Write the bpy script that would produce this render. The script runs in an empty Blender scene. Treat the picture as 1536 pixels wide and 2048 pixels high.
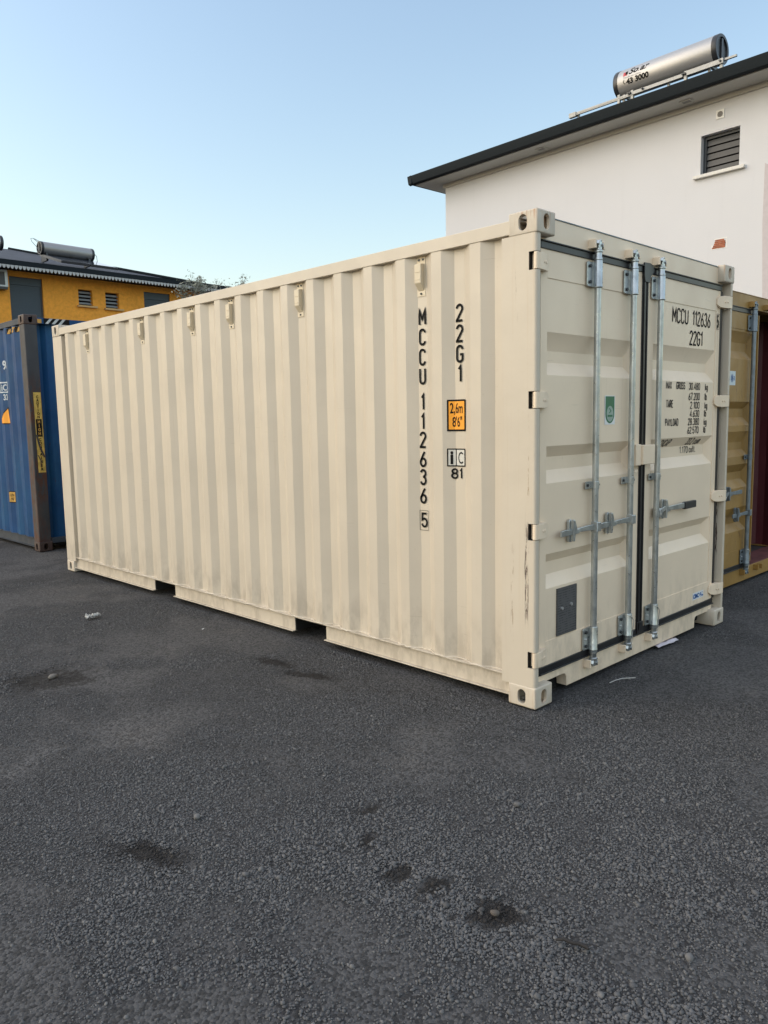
import bpy, bmesh, math, random
import numpy as np
from mathutils import Vector, Matrix
R = math.radians
random.seed(7)
S = bpy.context.scene
COL = S.collection

# ------------------------------------------------------------------ camera
cd = bpy.data.cameras.new("camera")
cam = bpy.data.objects.new("camera", cd); COL.objects.link(cam)
fw = Vector((0.69393462, 0.71025838, -0.11826994))
up = Vector((0.09605406, 0.07147253, 0.99280678))
rt = Vector((0.71360238, -0.7003033, -0.01862593))
M = Matrix((rt, up, -fw)).transposed().to_4x4()
M.translation = Vector((-3.36967527, -2.32092648, 1.56205976))
cam.matrix_world = M
cd.sensor_fit = 'HORIZONTAL'; cd.sensor_width = 36.0
cd.lens = 36 * 1560.886 / 1536
cd.clip_start = 0.05; cd.clip_end = 2000
S.camera = cam

# ------------------------------------------------------------------ sky, sun, exposure
SUN_EL, SUN_AZ = 33.0, -53.0        # azimuth measured from +Y towards +X
w = bpy.data.worlds.new("World"); S.world = w; w.use_nodes = True
nt = w.node_tree; nt.nodes.clear()
sky = nt.nodes.new("ShaderNodeTexSky"); sky.sky_type = 'NISHITA'; sky.sun_disc = False
sky.sun_elevation = R(SUN_EL); sky.sun_rotation = R(SUN_AZ)
sky.air_density = 1.5; sky.dust_density = 1.8; sky.ozone_density = 0.5; sky.altitude = 0
bg = nt.nodes.new("ShaderNodeBackground"); bg.inputs[1].default_value = 0.15
wo = nt.nodes.new("ShaderNodeOutputWorld")
nt.links.new(sky.outputs[0], bg.inputs[0]); nt.links.new(bg.outputs[0], wo.inputs[0])
sd = bpy.data.lights.new("sun", 'SUN'); sd.energy = 1.05; sd.angle = R(178); sd.color = (1, 0.93, 0.84)
sun = bpy.data.objects.new("sun", sd); COL.objects.link(sun)
a, e = R(SUN_AZ + 13), R(65)
dirv = Vector((math.sin(a) * math.cos(e), math.cos(a) * math.cos(e), math.sin(e)))
sun.rotation_euler = dirv.to_track_quat('Z', 'Y').to_euler()
S.view_settings.view_transform = 'Standard'; S.view_settings.look = 'None'
S.view_settings.gamma = 1; S.view_settings.exposure = 0.66
S.render.engine = 'CYCLES'

# ------------------------------------------------------------------ materials
class NT:
    def __init__(s, name):
        s.m = bpy.data.materials.new(name); s.m.use_nodes = True
        s.t = s.m.node_tree; s.t.nodes.clear()
        s.out = s.n('ShaderNodeOutputMaterial'); s.b = s.n('ShaderNodeBsdfPrincipled')
        s.l(s.b.outputs[0], s.out.inputs[0]); s.tc = s.n('ShaderNodeTexCoord')
    def n(s, k, **kw):
        x = s.t.nodes.new(k)
        for a_, v in kw.items(): setattr(x, a_, v)
        return x
    def l(s, a_, b_): s.t.links.new(a_, b_)
    def set(s, sock, v):
        if isinstance(v, bpy.types.NodeSocket): s.l(v, sock)
        else: sock.default_value = v
    def map(s, scale=(1, 1, 1), loc=(0, 0, 0), rot=(0, 0, 0), src='Object'):
        x = s.n('ShaderNodeMapping'); s.l(s.tc.outputs[src], x.inputs[0])
        x.inputs['Scale'].default_value = scale; x.inputs['Location'].default_value = loc; x.inputs['Rotation'].default_value = rot
        return x.outputs[0]
    def noise(s, scale, vec=None, detail=4, rough=.55, dist=0):
        x = s.n('ShaderNodeTexNoise'); x.inputs['Scale'].default_value = scale
        x.inputs['Detail'].default_value = detail; x.inputs['Roughness'].default_value = rough; x.inputs['Distortion'].default_value = dist
        s.l(vec if vec is not None else s.tc.outputs['Object'], x.inputs['Vector'])
        return x.outputs[0]
    def ramp(s, f, a_, b_, lo=0., hi=1.):
        x = s.n('ShaderNodeMapRange', clamp=True, interpolation_type='SMOOTHSTEP')
        s.l(f, x.inputs[0]); x.inputs[1].default_value = a_; x.inputs[2].default_value = b_
        x.inputs[3].default_value = lo; x.inputs[4].default_value = hi
        return x.outputs[0]
    def math(s, op, a_, b_=0.):
        x = s.n('ShaderNodeMath', operation=op); s.set(x.inputs[0], a_); s.set(x.inputs[1], b_)
        return x.outputs[0]
    def mix(s, f, a_, b_):
        x = s.n('ShaderNodeMix', data_type='RGBA')
        s.set(x.inputs[0], f); s.set(x.inputs[6], a_ if isinstance(a_, bpy.types.NodeSocket) else (*a_, 1)); s.set(x.inputs[7], b_ if isinstance(b_, bpy.types.NodeSocket) else (*b_, 1))
        return x.outputs[2]
    def sep(s, vec=None):
        x = s.n('ShaderNodeSeparateXYZ'); s.l(vec if vec is not None else s.tc.outputs['Object'], x.inputs[0]); return x.outputs
    def bump(s, h, strength=.3, dist=.01):
        x = s.n('ShaderNodeBump'); x.inputs['Strength'].default_value = strength; x.inputs['Distance'].default_value = dist
        s.l(h, x.inputs['Height']); s.l(x.outputs[0], s.b.inputs['Normal']); return x

def paint(name, col, rough=.45, var=.08, dirt=(.30, .25, .18), dirt_amt=.25, wave=.0015, metal=0., spec=.5, chips=0., chipcol=(.06, .025, .015), fade=None, grime=0.):
    m = NT(name)
    c0 = tuple(min(1, x * (1 + var)) for x in col); c1 = tuple(x * (1 - var) for x in col)
    n1 = m.noise(2.3, detail=6); c = m.mix(m.ramp(n1, .3, .7), c0, c1)
    if fade:
        nf = m.noise(3.1, m.map((1, 1, .35), (3, 1, 0)), detail=7, rough=.65)
        c = m.mix(m.ramp(nf, .45, .72), c, fade)
    st = m.noise(1.0, m.map((38, 38, 1.3), (1.7, 4, 2)), detail=6, rough=.65)      # run-off streaks
    big = m.noise(1.6, m.map((1, 1, .6), (9, 2, 5)), detail=3)
    k = m.math('MULTIPLY', m.ramp(st, .56, .80), m.ramp(big, .42, .68))
    c = m.mix(m.math('MULTIPLY', k, dirt_amt), c, dirt)
    if grime:
        zz = m.sep()[2]; gn = m.noise(1, m.map((14, 14, 6), (3, 3, 3)), detail=6, rough=.65)
        kk = m.math('MULTIPLY', m.ramp(zz, .16, .55, 1, 0), m.ramp(gn, .40, .66)); c = m.mix(m.math('MULTIPLY', kk, grime), c, (.25, .21, .165))
        sn = m.noise(1, m.map((5, 5, 150), (1, 8, 3)), detail=5, rough=.6); sm = m.noise(.9, m.map((1, 1, 2.2), (4, 1, 7)), detail=2)
        c = m.mix(m.math('MULTIPLY', m.math('MULTIPLY', m.ramp(sn, .66, .70), m.ramp(sm, .50, .60)), grime), c, (.30, .25, .19))
    sp = m.noise(55, detail=2)
    c = m.mix(m.math('MULTIPLY', m.ramp(sp, .70, .78), dirt_amt * .7), c, dirt)
    if chips:
        ch = m.noise(1, m.map((26, 26, 7), (2, 7, 1)), detail=9, rough=.72)
        msk = m.noise(1.2, m.map((1, 1, 1), (5, 5, 8)), detail=2)
        kk = m.math('MULTIPLY', m.ramp(ch, .64 - chips, .67 - chips), m.ramp(msk, .40, .60))
        c = m.mix(kk, c, chipcol)
    m.l(c, m.b.inputs['Base Color'])
    rn = m.noise(9, detail=3); m.l(m.ramp(rn, .2, .8, rough - .07, rough + .1), m.b.inputs['Roughness'])
    m.b.inputs['Metallic'].default_value = metal
    m.b.inputs['Specular IOR Level'].default_value = spec
    h = m.math('ADD', m.noise(3.0, m.map((1, 1, .35)), detail=2), m.math('MULTIPLY', m.noise(160, detail=2), .03))
    m.bump(h, .5, wave * 4)
    return m.m

def plain(name, col, rough=.5, metal=0., var=.05, bump=0., scale=30.):
    m = NT(name); n1 = m.noise(scale, detail=5)
    c = m.mix(m.ramp(n1, .25, .75), tuple(min(1, x * (1 + var)) for x in col), tuple(x * (1 - var) for x in col))
    m.l(c, m.b.inputs['Base Color']); m.b.inputs['Roughness'].default_value = rough; m.b.inputs['Metallic'].default_value = metal
    if bump: m.bump(m.noise(scale * 3, detail=4), .5, bump)
    return m.m

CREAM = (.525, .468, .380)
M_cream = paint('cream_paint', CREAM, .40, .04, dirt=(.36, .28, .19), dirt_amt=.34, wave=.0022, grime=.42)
M_door = paint('cream_paint_lightened', (.78, .645, .485), .42, .04, dirt=(.40, .31, .21), dirt_amt=.30, grime=.30)  # same cream paint, lightened to make up for dimmer light on the door end
M_vent = paint('vent_plastic', (.62, .54, .40), .5, .03, dirt_amt=.12)

def worn_post():
    m = NT('cream_paint_scraped')
    c = m.mix(m.ramp(m.noise(2.3, detail=6), .3, .7), tuple(x * 1.03 for x in CREAM), tuple(x * .96 for x in CREAM))
    st = m.noise(1.0, m.map((60, 60, 1.1), (1.7, 4, 2)), detail=6, rough=.6)
    c = m.mix(m.math('MULTIPLY', m.ramp(st, .52, .75), .30), c, (.45, .34, .22))
    x, y, z = m.sep()
    # scrapes: two vertical lanes on the side face, worst at the lower half
    def lane(y0, wdt, z0, z1, thr, seed, sx=95, szc=9):
        n_ = m.noise(1, m.map((sx, sx, szc), (seed, seed * 2.1, seed)), detail=8, rough=.7)
        wob = m.math('MULTIPLY', m.math('SUBTRACT', m.noise(1, m.map((2, 2, 6), (seed, 0, 0)), detail=2), .5), .02)
        d = m.math('ABSOLUTE', m.math('SUBTRACT', m.math('ADD', y, wob), y0))
        k = m.math('MULTIPLY', m.ramp(d, wdt * .35, wdt, 1, 0), m.ramp(n_, thr, thr + .035))
        k = m.math('MULTIPLY', k, m.ramp(z, z0, z0 + .15)); return m.math('MULTIPLY', k, m.ramp(z, z1 - .25, z1, 1, 0))
    k1 = lane(.060, .016, .42, 1.10, .47, 3)
    k2 = lane(.150, .018, .30, .95, .55, 8)
    k3 = lane(.125, .010, 2.02, 2.40, .56, 5)
    k4 = lane(.052, .008, 1.0, 1.65, .58, 6)
    k5 = lane(.004, .006, .01, .18, .42, 2)
    c = m.mix(k4, c, (.30, .22, .14)); c = m.mix(k2, c, (.36, .28, .20)); c = m.mix(k3, c, (.14, .09, .06)); c = m.mix(k1, c, (.055, .028, .022)); c = m.mix(k5, c, (.10, .04, .03))
    m.l(c, m.b.inputs['Base Color']); m.b.inputs['Roughness'].default_value = .45
    m.bump(m.math('ADD', m.noise(6, detail=3), m.math('MULTIPLY', m.math('ADD', k1, k2), -.25)), .5, .006)
    return m.m
M_post = worn_post()

def cast_mat(name, col, rust, amt):
    m = NT(name)
    c = m.mix(m.ramp(m.noise(6, detail=5), .3, .7), tuple(x * 1.03 for x in col), tuple(x * .93 for x in col))
    st = m.noise(1.0, m.map((70, 70, 5), (1.7, 4, 2)), detail=6, rough=.65)
    x, y, z = m.sep()
    top = m.ramp(z, 2.50, 2.585, 0, 1)
    base = m.ramp(z, .0, .02, .5, 0)
    k = m.math('MULTIPLY', m.ramp(st, .50, .66), m.math('ADD', m.math('ADD', top, base), .25))
    c = m.mix(m.math('MULTIPLY', k, amt), c, rust)
    ch = m.noise(70, detail=6, rough=.7)
    c = m.mix(m.math('MULTIPLY', m.ramp(ch, .67, .70), amt), c, tuple(r * .5 for r in rust))
    m.l(c, m.b.inputs['Base Color']); m.b.inputs['Roughness'].default_value = .5
    m.bump(m.noise(60, detail=5), .35, .003)
    return m.m
M_cast = cast_mat('cream_casting_paint', CREAM, (.33, .15, .06), .55)

def galv():
    m = NT('galvanised_steel')
    v = m.n('ShaderNodeTexVoronoi'); v.inputs['Scale'].default_value = 90; m.l(m.tc.outputs['Object'], v.inputs['Vector'])
    n_ = m.noise(18, m.map((1, 1, .5)), detail=6)
    c = m.mix(m.ramp(n_, .3, .72), (.52, .55, .555), (.34, .37, .38))
    c = m.mix(m.ramp(v.outputs['Distance'], 0, 1, 0, .18), c, (.55, .58, .58))
    m.l(c, m.b.inputs['Base Color']); m.b.inputs['Metallic'].default_value = .85
    m.l(m.ramp(m.noise(40, detail=4), .3, .7, .27, .42), m.b.inputs['Roughness'])
    m.bump(m.noise(140, detail=3), .15, .002)
    return m.m
M_galv = galv()
M_galvd = plain('dull_galvanised_steel', (.20, .235, .26), .5, .6, .2, .001, 20)
M_rubber = plain('black_rubber', (.012, .012, .014), .38, 0, .2, .001, 15)
M_ink = plain('black_ink', (.008, .0078, .0075), .8, 0, .1); M_ink.node_tree.nodes['Principled BSDF'].inputs['Specular IOR Level'].default_value = .2
M_inkd = plain('worn_black_ink', (.018, .016, .014), .8, 0, .3, 0, 120)
M_pock = plain('pocket_black', (.018, .017, .016), .7)  # near-black interior of the forklift pockets
M_hole = plain('shade_black', (.006, .006, .006), .9)  # flat black standing in for shade inside gaps and openings
M_orange = plain('orange_sticker_vinyl', (.84, .33, .012), .5, 0, .04)
M_white = plain('white_vinyl', (.72, .74, .74), .4, 0, .04)
M_green = plain('green_vinyl', (.0, .13, .06), .35, 0, .1)
M_silverg = plain('silver_green_vinyl', (.26, .36, .34), .35, .3, .1)
M_lblue = plain('blue_print', (.01, .10, .33), .4)
M_plate = plain('anodised_data_plate', (.13, .13, .13), .4, .5, .15)
M_grip = plain('black_handle_grip', (.012, .012, .013), .55)
M_rivet = plain('bright_rivet', (.75, .75, .74), .3, .8)
M_bolt = plain('dark_bolt', (.05, .055, .06), .4, .7)

# ------------------------------------------------------------------ mesh helpers
class MB:
    def __init__(s): s.v = []; s.f = []; s.st = []
    def add(s, vs, fs):
        o = len(s.v); s.st.append((o, len(s.f))); s.v += [tuple(x) for x in vs]; s.f += [tuple(i + o for i in f) for f in fs]; return s
    def box(s, x0, x1, y0, y1, z0, z1):
        return s.add([(x0, y0, z0), (x1, y0, z0), (x1, y1, z0), (x0, y1, z0), (x0, y0, z1), (x1, y0, z1), (x1, y1, z1), (x0, y1, z1)],
                     [(0, 3, 2, 1), (4, 5, 6, 7), (0, 1, 5, 4), (1, 2, 6, 5), (2, 3, 7, 6), (3, 0, 4, 7)])
    def prism(s, poly, a0, a1, axis='z'):
        n = len(poly)
        def P(p, h):
            return (p[0], p[1], h) if axis == 'z' else ((p[0], h, p[1]) if axis == 'y' else (h, p[0], p[1]))
        vs = [P(p, a0) for p in poly] + [P(p, a1) for p in poly]
        fs = [tuple(range(n))[::-1], tuple(range(n, 2 * n))] + [(i, (i + 1) % n, n + (i + 1) % n, n + i) for i in range(n)]
        return s.add(vs, fs)
    def cyl(s, p0, p1, r0, r1=None, n=16, caps=True):
        r1 = r0 if r1 is None else r1
        p0, p1 = Vector(p0), Vector(p1); d = (p1 - p0).normalized()
        a_ = d.orthogonal().normalized(); b_ = d.cross(a_)
        vs = []
        for p, r in ((p0, r0), (p1, r1)):
            for i in range(n):
                t = 2 * math.pi * i / n; vs.append(p + (a_ * math.cos(t) + b_ * math.sin(t)) * r)
        fs = [(i, (i + 1) % n, n + (i + 1) % n, n + i) for i in range(n)]
        if caps: fs += [tuple(range(n))[::-1], tuple(range(n, 2 * n))]
        return s.add(vs, fs)
    def tube(s, pts, r, n=8):
        pts = [Vector(p) for p in pts]; rings = []
        rr = r if isinstance(r, (list, tuple)) else [r] * len(pts)
        prev = None
        for i, p in enumerate(pts):
            d = (pts[min(i + 1, len(pts) - 1)] - pts[max(i - 1, 0)]).normalized()
            a_ = d.orthogonal().normalized() if prev is None else (prev - d * prev.dot(d)).normalized()
            prev = a_; b_ = d.cross(a_)
            rings.append([p + (a_ * math.cos(2 * math.pi * k / n) + b_ * math.sin(2 * math.pi * k / n)) * rr[i] for k in range(n)])
        vs = [v for q in rings for v in q]; fs = []
        for i in range(len(pts) - 1):
            for k in range(n): fs.append((i * n + k, i * n + (k + 1) % n, (i + 1) * n + (k + 1) % n, (i + 1) * n + k))
        fs += [tuple(range(n))[::-1], tuple(range((len(pts) - 1) * n, len(pts) * n))]
        return s.add(vs, fs)
    def lathe(s, prof, c, n=24):        # profile of (r, z) round a vertical axis at c=(x,y)
        vs = []; m_ = len(prof)
        for r, z in prof:
            for k in range(n):
                t = 2 * math.pi * k / n; vs.append((c[0] + r * math.cos(t), c[1] + r * math.sin(t), z))
        fs = [(i * n + k, i * n + (k + 1) % n, (i + 1) * n + (k + 1) % n, (i + 1) * n + k) for i in range(m_ - 1) for k in range(n)]
        fs += [tuple(range(n))[::-1], tuple(range((m_ - 1) * n, m_ * n))]
        return s.add(vs, fs)
    def build(s, name, mat, parent=None, bevel=0., smooth=0., xf=None, seg=2, solid=0.):
        me = bpy.data.meshes.new(name); me.from_pydata([tuple(v) for v in s.v], [], s.f)
        bm = bmesh.new(); bm.from_mesh(me)
        bmesh.ops.recalc_face_normals(bm, faces=bm.faces)
        if xf is not None: bmesh.ops.transform(bm, matrix=xf, verts=bm.verts)
        bm.to_mesh(me); bm.free()
        if mat: me.materials.append(mat)
        o = bpy.data.objects.new(name, me); COL.objects.link(o)
        if parent is not None: o.parent = parent
        if smooth:
            for p in me.polygons: p.use_smooth = True
            me.set_sharp_from_angle(angle=R(smooth))
        if solid:
            md = o.modifiers.new('solid', 'SOLIDIFY'); md.thickness = solid; md.offset = 0
        if bevel:
            md = o.modifiers.new('bevel', 'BEVEL'); md.width = bevel; md.segments = seg; md.limit_method = 'ANGLE'; md.angle_limit = R(35)
            md.harden_normals = False
            for p in me.polygons: p.use_smooth = True
            me.set_sharp_from_angle(angle=R(30))
            md.harden_normals = True
        return o

def _each(s, name, mat, parent=None, **kw):
    first = None
    starts = s.st + [(len(s.v), len(s.f))]
    for (v0, f0), (v1, f1) in zip(starts, starts[1:]):
        m_ = MB(); m_.v = s.v[v0:v1]; m_.f = [tuple(i - v0 for i in f) for f in s.f[f0:f1]]
        o = m_.build(name, mat, parent, **kw); first = first or o
    return first
MB.build_each = _each
def thing(name, label, cat, loc=(0, 0, 0), rz=0., group=None):
    o = bpy.data.objects.new(name, None); COL.objects.link(o); o.empty_display_size = .2
    o.location = loc; o.rotation_euler = (0, 0, rz); o['label'] = label; o['category'] = cat
    if group: o['group'] = group
    return o
def tag(o, label, cat, group=None):
    o['label'] = label; o['category'] = cat
    if group: o['group'] = group
    return o
def structure(o): o['kind'] = 'structure'; return o

# ------------------------------------------------------------------ lettering
def arc(cx, cy, rx, ry, a0, a1, n=10):
    return [(cx + rx * math.cos(R(a0 + (a1 - a0) * i / n)), cy + ry * math.sin(R(a0 + (a1 - a0) * i / n))) for i in range(n + 1)]
W_ = .46; h_ = W_ / 2
def flip(pl): return [(W_ - x, 1 - y) for x, y in pl]
six = [arc(h_, .27, h_, .27, 0, 360, 20), [(.38, 1), (.24, .80), (.05, .44)] + [(.0, .30)]]
GL = {
 'M': (.54, [[(0, 0), (0, 1), (.27, .36), (.54, 1), (.54, 0)]]),
 'C': (W_, [arc(h_, .77, h_, .23, 5, 180) + arc(h_, .23, h_, .23, 180, 355)]),
 'U': (W_, [[(0, 1)] + arc(h_, .23, h_, .23, 180, 360) + [(W_, 1)]]),
 'G': (W_, [arc(h_, .77, h_, .23, 5, 180) + arc(h_, .23, h_, .23, 180, 360) + [(W_, .46), (.26, .46)]]),
 '0': (W_, [arc(h_, .77, h_, .23, 0, 180) + arc(h_, .23, h_, .23, 180, 360) + [(W_, .77)]]),
 'O': (W_, [arc(h_, .77, h_, .23, 0, 180) + arc(h_, .23, h_, .23, 180, 360) + [(W_, .77)]]),
 '1': (.26, [[(0, .80), (.22, 1), (.22, 0)]]),
 '2': (W_, [arc(h_, .76, h_, .24, 175, -20) + [(.0, .02), (.0, 0), (W_, 0)]]),
 '3': (W_, [arc(h_, .765, h_ * .95, .235, 165, -90), arc(h_, .265, h_, .265, 90, -165)]),
 '4': (W_, [[(.34, 0), (.34, 1), (0, .28), (W_, .28)]]),
 '5': (W_, [[(.42, 1), (.04, 1), (.03, .52)] + arc(h_ - .01, .31, h_, .31, 120, -165)]),
 '6': (W_, six), '9': (W_, [flip(p) for p in six]),
 '7': (W_, [[(0, 1), (W_, 1), (.12, 0)]]),
 '8': (W_, [arc(h_, .765, h_ * .88, .235, 0, 360, 18), arc(h_, .265, h_, .265, 0, 360, 18)]),
 'A': (W_, [[(0, 0), (h_, 1), (W_, 0)], [(.08, .3), (.38, .3)]]),
 'X': (W_, [[(0, 0), (W_, 1)], [(0, 1), (W_, 0)]]),
 'R': (W_, [[(0, 0), (0, 1), (.2, 1)] + arc(.2, .75, .24, .25, 90, -90) + [(0, .5)], [(.2, .5), (W_, 0)]]),
 'P': (W_, [[(0, 0), (0, 1), (.2, 1)] + arc(.2, .74, .24, .26, 90, -90) + [(0, .48)]]),
 'S': (W_, [arc(h_, .76, h_, .24, 10, 270), arc(h_, .26, h_, .26, 90, -170)]),
 'T': (W_, [[(0, 1), (W_, 1)], [(h_, 1), (h_, 0)]]),
 'E': (.40, [[(.4, 1), (0, 1), (0, 0), (.4, 0)], [(0, .52), (.34, .52)]]),
 'Y': (W_, [[(0, 1), (h_, .45), (W_, 1)], [(h_, .45), (h_, 0)]]),
 'L': (.40, [[(0, 1), (0, 0), (.4, 0)]]),
 'D': (W_, [[(0, 0), (0, 1), (.2, 1)] + arc(.2, .74, .26, .26, 90, 0) + arc(.2, .26, .26, .26, 0, -90) + [(0, 0)]]),
 'k': (.36, [[(0, 0), (0, 1)], [(.34, .68), (.02, .3)], [(.14, .44), (.36, 0)]]),
 'g': (.38, [arc(.19, .35, .19, .33, 0, 360, 16), [(.38, .68), (.38, -.12)] + arc(.19, -.1, .19, .18, 0, -150)]),
 'l': (.05, [[(0.02, 1), (0.02, 0)]]),
 'b': (.38, [[(0, 1), (0, 0)], arc(.19, .34, .19, .33, 0, 360, 16)]),
 'c': (.34, [arc(.19, .34, .19, .33, 40, 320)]),
 'u': (.36, [[(0, .68)] + arc(.18, .18, .18, .17, 180, 360) + [(.36, .68)]]),
 'm': (.5, [[(0, 0), (0, .68)], [(0, .5)] + arc(.125, .54, .125, .14, 180, 0) + [(.25, 0)], [(.25, .5)] + arc(.375, .54, .125, .14, 180, 0) + [(.5, 0)]]),
 'f': (.28, [[(.1, 0), (.1, .85)] + arc(.22, .85, .12, .14, 180, 80), [(0, .64), (.26, .64)]]),
 't': (.26, [[(.1, 1), (.1, .12), (.14, .02), (.26, .02)], [(0, .66), (.26, .66)]]),
 '.': (.08, [[(.04, .0), (.04, .1)]]), 'I': (.05, [[(0.02, 1), (0.02, 0)]]), 'N': (W_, [[(0, 0), (0, 1), (W_, 0), (W_, 1)]]), 'H': (W_, [[(0, 0), (0, 1)], [(W_, 0), (W_, 1)], [(0, .5), (W_, .5)]]),
 ' ': (.3, []),
}
def ribbon(mb, pts, t, mp, sd=.022):
    out = [pts[0]]
    for a_, b_ in zip(pts, pts[1:]):
        d = math.dist(a_, b_); k = max(1, int(d / sd))
        for i in range(1, k + 1): out.append((a_[0] + (b_[0] - a_[0]) * i / k, a_[1] + (b_[1] - a_[1]) * i / k))
    closed = math.dist(out[0], out[-1]) < 1e-6
    if closed: out = out[:-1]
    n = len(out); L_, R_ = [], []
    for i, p in enumerate(out):
        def dr(a_, b_):
            v = Vector((b_[0] - a_[0], b_[1] - a_[1])); return v.normalized()
        ds = []
        if i > 0 or closed: ds.append(dr(out[i - 1], p))
        if i < n - 1 or closed: ds.append(dr(p, out[(i + 1) % n]))
        nn = [Vector((-d.y, d.x)) for d in ds]; q = sum(nn, Vector((0, 0)))
        if q.length < .3: q = nn[0]
        q.normalize(); c = max(.45, q.dot(nn[0])); q = q * (t / 2 / c)
        L_.append(mp(p[0] + q.x, p[1] + q.y)); R_.append(mp(p[0] - q.x, p[1] - q.y))
    m_ = n if closed else n - 1
    mb.add(L_ + R_, [(i, (i + 1) % n, n + (i + 1) % n, n + i) for i in range(m_)])
def text_width(s, track=.17): return sum(GL[c][0] + track for c in s) - track
def write(mb, s, u0, v0, H, mp, t=.13, xs=1., track=.17, slant=0., width=None):
    """glyphs from (u0,v0); mp maps plane coordinates to the surface"""
    if width: xs = width / (text_width(s, track) * H)
    x = 0; tt = t * H; Hc = H - tt
    if width: xs = (width - tt) / (text_width(s, track) * Hc)
    for c in s:
        gw, st = GL[c]
        for k in st:
            ribbon(mb, [((x + p[0] + slant * p[1]) * Hc * xs, p[1] * Hc) for p in k], tt, lambda a_, b_: mp(u0 + tt / 2 + a_, v0 + tt / 2 + b_))
        x += gw + track
def font_mesh(s, size, xs, mp, align='LEFT', shear=0., bold=0.):
    c = bpy.data.curves.new('t', 'FONT'); c.body = s; c.size = size; c.align_x = align; c.shear = shear; c.offset = bold; c.resolution_u = 4
    o = bpy.data.objects.new('t', c); COL.objects.link(o)
    dg = bpy.context.evaluated_depsgraph_get(); me = bpy.data.meshes.new_from_object(o.evaluated_get(dg))
    mb = MB(); mb.add([mp(v.co.x * xs, v.co.y) for v in me.vertices], [tuple(p.vertices) for p in me.polygons])
    bpy.data.objects.remove(o); bpy.data.curves.remove(c); bpy.data.meshes.remove(me)
    return mb
def mjoin(a_, b_): a_.add(b_.v, b_.f); return a_
def sheet(mb, u0, u1, v0, v1, mp, nu=1, nv=1):
    vs = [mp(u0 + (u1 - u0) * i / nu, v0 + (v1 - v0) * j / nv) for j in range(nv + 1) for i in range(nu + 1)]
    return mb.add(vs, [(j * (nu + 1) + i, j * (nu + 1) + i + 1, (j + 1) * (nu + 1) + i + 1, (j + 1) * (nu + 1) + i) for j in range(nv) for i in range(nu)])
def outline(mb, u0, u1, v0, v1, t, mp, n=1):
    sheet(mb, u0, u1, v0, v0 + t, mp, n); sheet(mb, u0, u1, v1 - t, v1, mp, n)
    sheet(mb, u0, u0 + t, v0 + t, v1 - t, mp); sheet(mb, u1 - t, u1, v0 + t, v1 - t, mp); return mb

# ------------------------------------------------------------------ container builders (local frame: x across, y along, z up, near end y=0)
CW, CL = 2.438, 6.058
P0, PITCH = .3660, .27969
XC, XR = .008, .044                      # crest and recess planes of the side wall
def side_pts(L):
    pts = [(.215, XR)]
    k = 0
    while P0 + PITCH * k + .074 < L - .215:
        y = P0 + PITCH * k
        pts += [(y - .068, XR), (y, XC), (y + .072, XC), (y + .140, XR)]; k += 1
    pts.append((L - .215, XR)); return pts
def side_x(y, pts):
    for (a_, xa), (b_, xb) in zip(pts, pts[1:]):
        if a_ <= y <= b_ and b_ > a_: return xa + (xb - xa) * (y - a_) / (b_ - a_)
    return XR
SP = side_pts(CL)

def wall_sheet(pts, z0, z1, mirror=None):
    mb = MB(); nz = 12
    vs, fs = [], []; rn = random.Random(21)
    for y, x in pts:
        xx = x if mirror is None else mirror - x
        for k in range(nz + 1):
            e_ = 0 if k in (0, nz) else 1
            vs.append((xx + e_ * rn.gauss(0, .0007), y + e_ * rn.gauss(0, .0009), z0 + (z1 - z0) * k / nz))
    for i in range(len(pts) - 1):
        for k in range(nz): fs.append((i * (nz + 1) + k, (i + 1) * (nz + 1) + k, (i + 1) * (nz + 1) + k + 1, i * (nz + 1) + k + 1))
    return mb.add(vs, fs)

_cast = {}
def casting_mesh():
    if 'm' in _cast: return _cast['m']
    def tmp(mb):
        return mb.build('tmp', None)
    a_ = MB().box(0, .162, 0, .178, 0, .118).build('tmp', None, bevel=.009, seg=3)
    cav = MB().box(.016, .142, .016, .158, .016, .098)
    def stad(c, wdt, hgt, ax, rng):
        pts = []
        r = wdt / 2; s_ = hgt / 2 - r
        for i in range(13): t = R(180 * i / 12); pts.append((c[0] + r * math.cos(t), c[1] + s_ + r * math.sin(t)))
        for i in range(13): t = R(180 + 180 * i / 12); pts.append((c[0] + r * math.cos(t), c[1] - s_ + r * math.sin(t)))
        return MB().prism(pts, rng[0], rng[1], ax)
    cuts = [cav.build('tmp', None), stad((.089, .057), .052, .080, 'x', (-.02, .03)).build('tmp', None),
            stad((.081, .057), .052, .080, 'y', (-.02, .03)).build('tmp', None),
            stad((.081, .089), .063, .115, 'z', (-.02, .03)).build('tmp', None)]
    for c in cuts:
        md = a_.modifiers.new('b', 'BOOLEAN'); md.object = c; md.operation = 'DIFFERENCE'; md.solver = 'EXACT'
    dg = bpy.context.evaluated_depsgraph_get(); dg.update()
    me = bpy.data.meshes.new_from_object(a_.evaluated_get(dg))
    for c in cuts + [a_]: bpy.data.objects.remove(c)
    _cast['m'] = me; return me
def castings(root, W, L, H, mat):
    src = casting_mesh()
    for X in (0, 1):
        for Y in (0, 1):
            for Z in (0, 1):
                me = src.copy(); bm = bmesh.new(); bm.from_mesh(me)
                for v in bm.verts:
                    x, y, z = v.co
                    v.co = (W - x if X else x, L - y if Y else y, H - z if Z else z)
                if (X + Y + Z) % 2: bmesh.ops.reverse_faces(bm, faces=bm.faces)
                bm.to_mesh(me); bm.free(); me.materials.clear(); me.materials.append(mat)
                for p in me.polygons: p.use_smooth = True
                me.set_sharp_from_angle(angle=R(35))
                o = bpy.data.objects.new('corner_casting', me); COL.objects.link(o); o.parent = root

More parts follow.
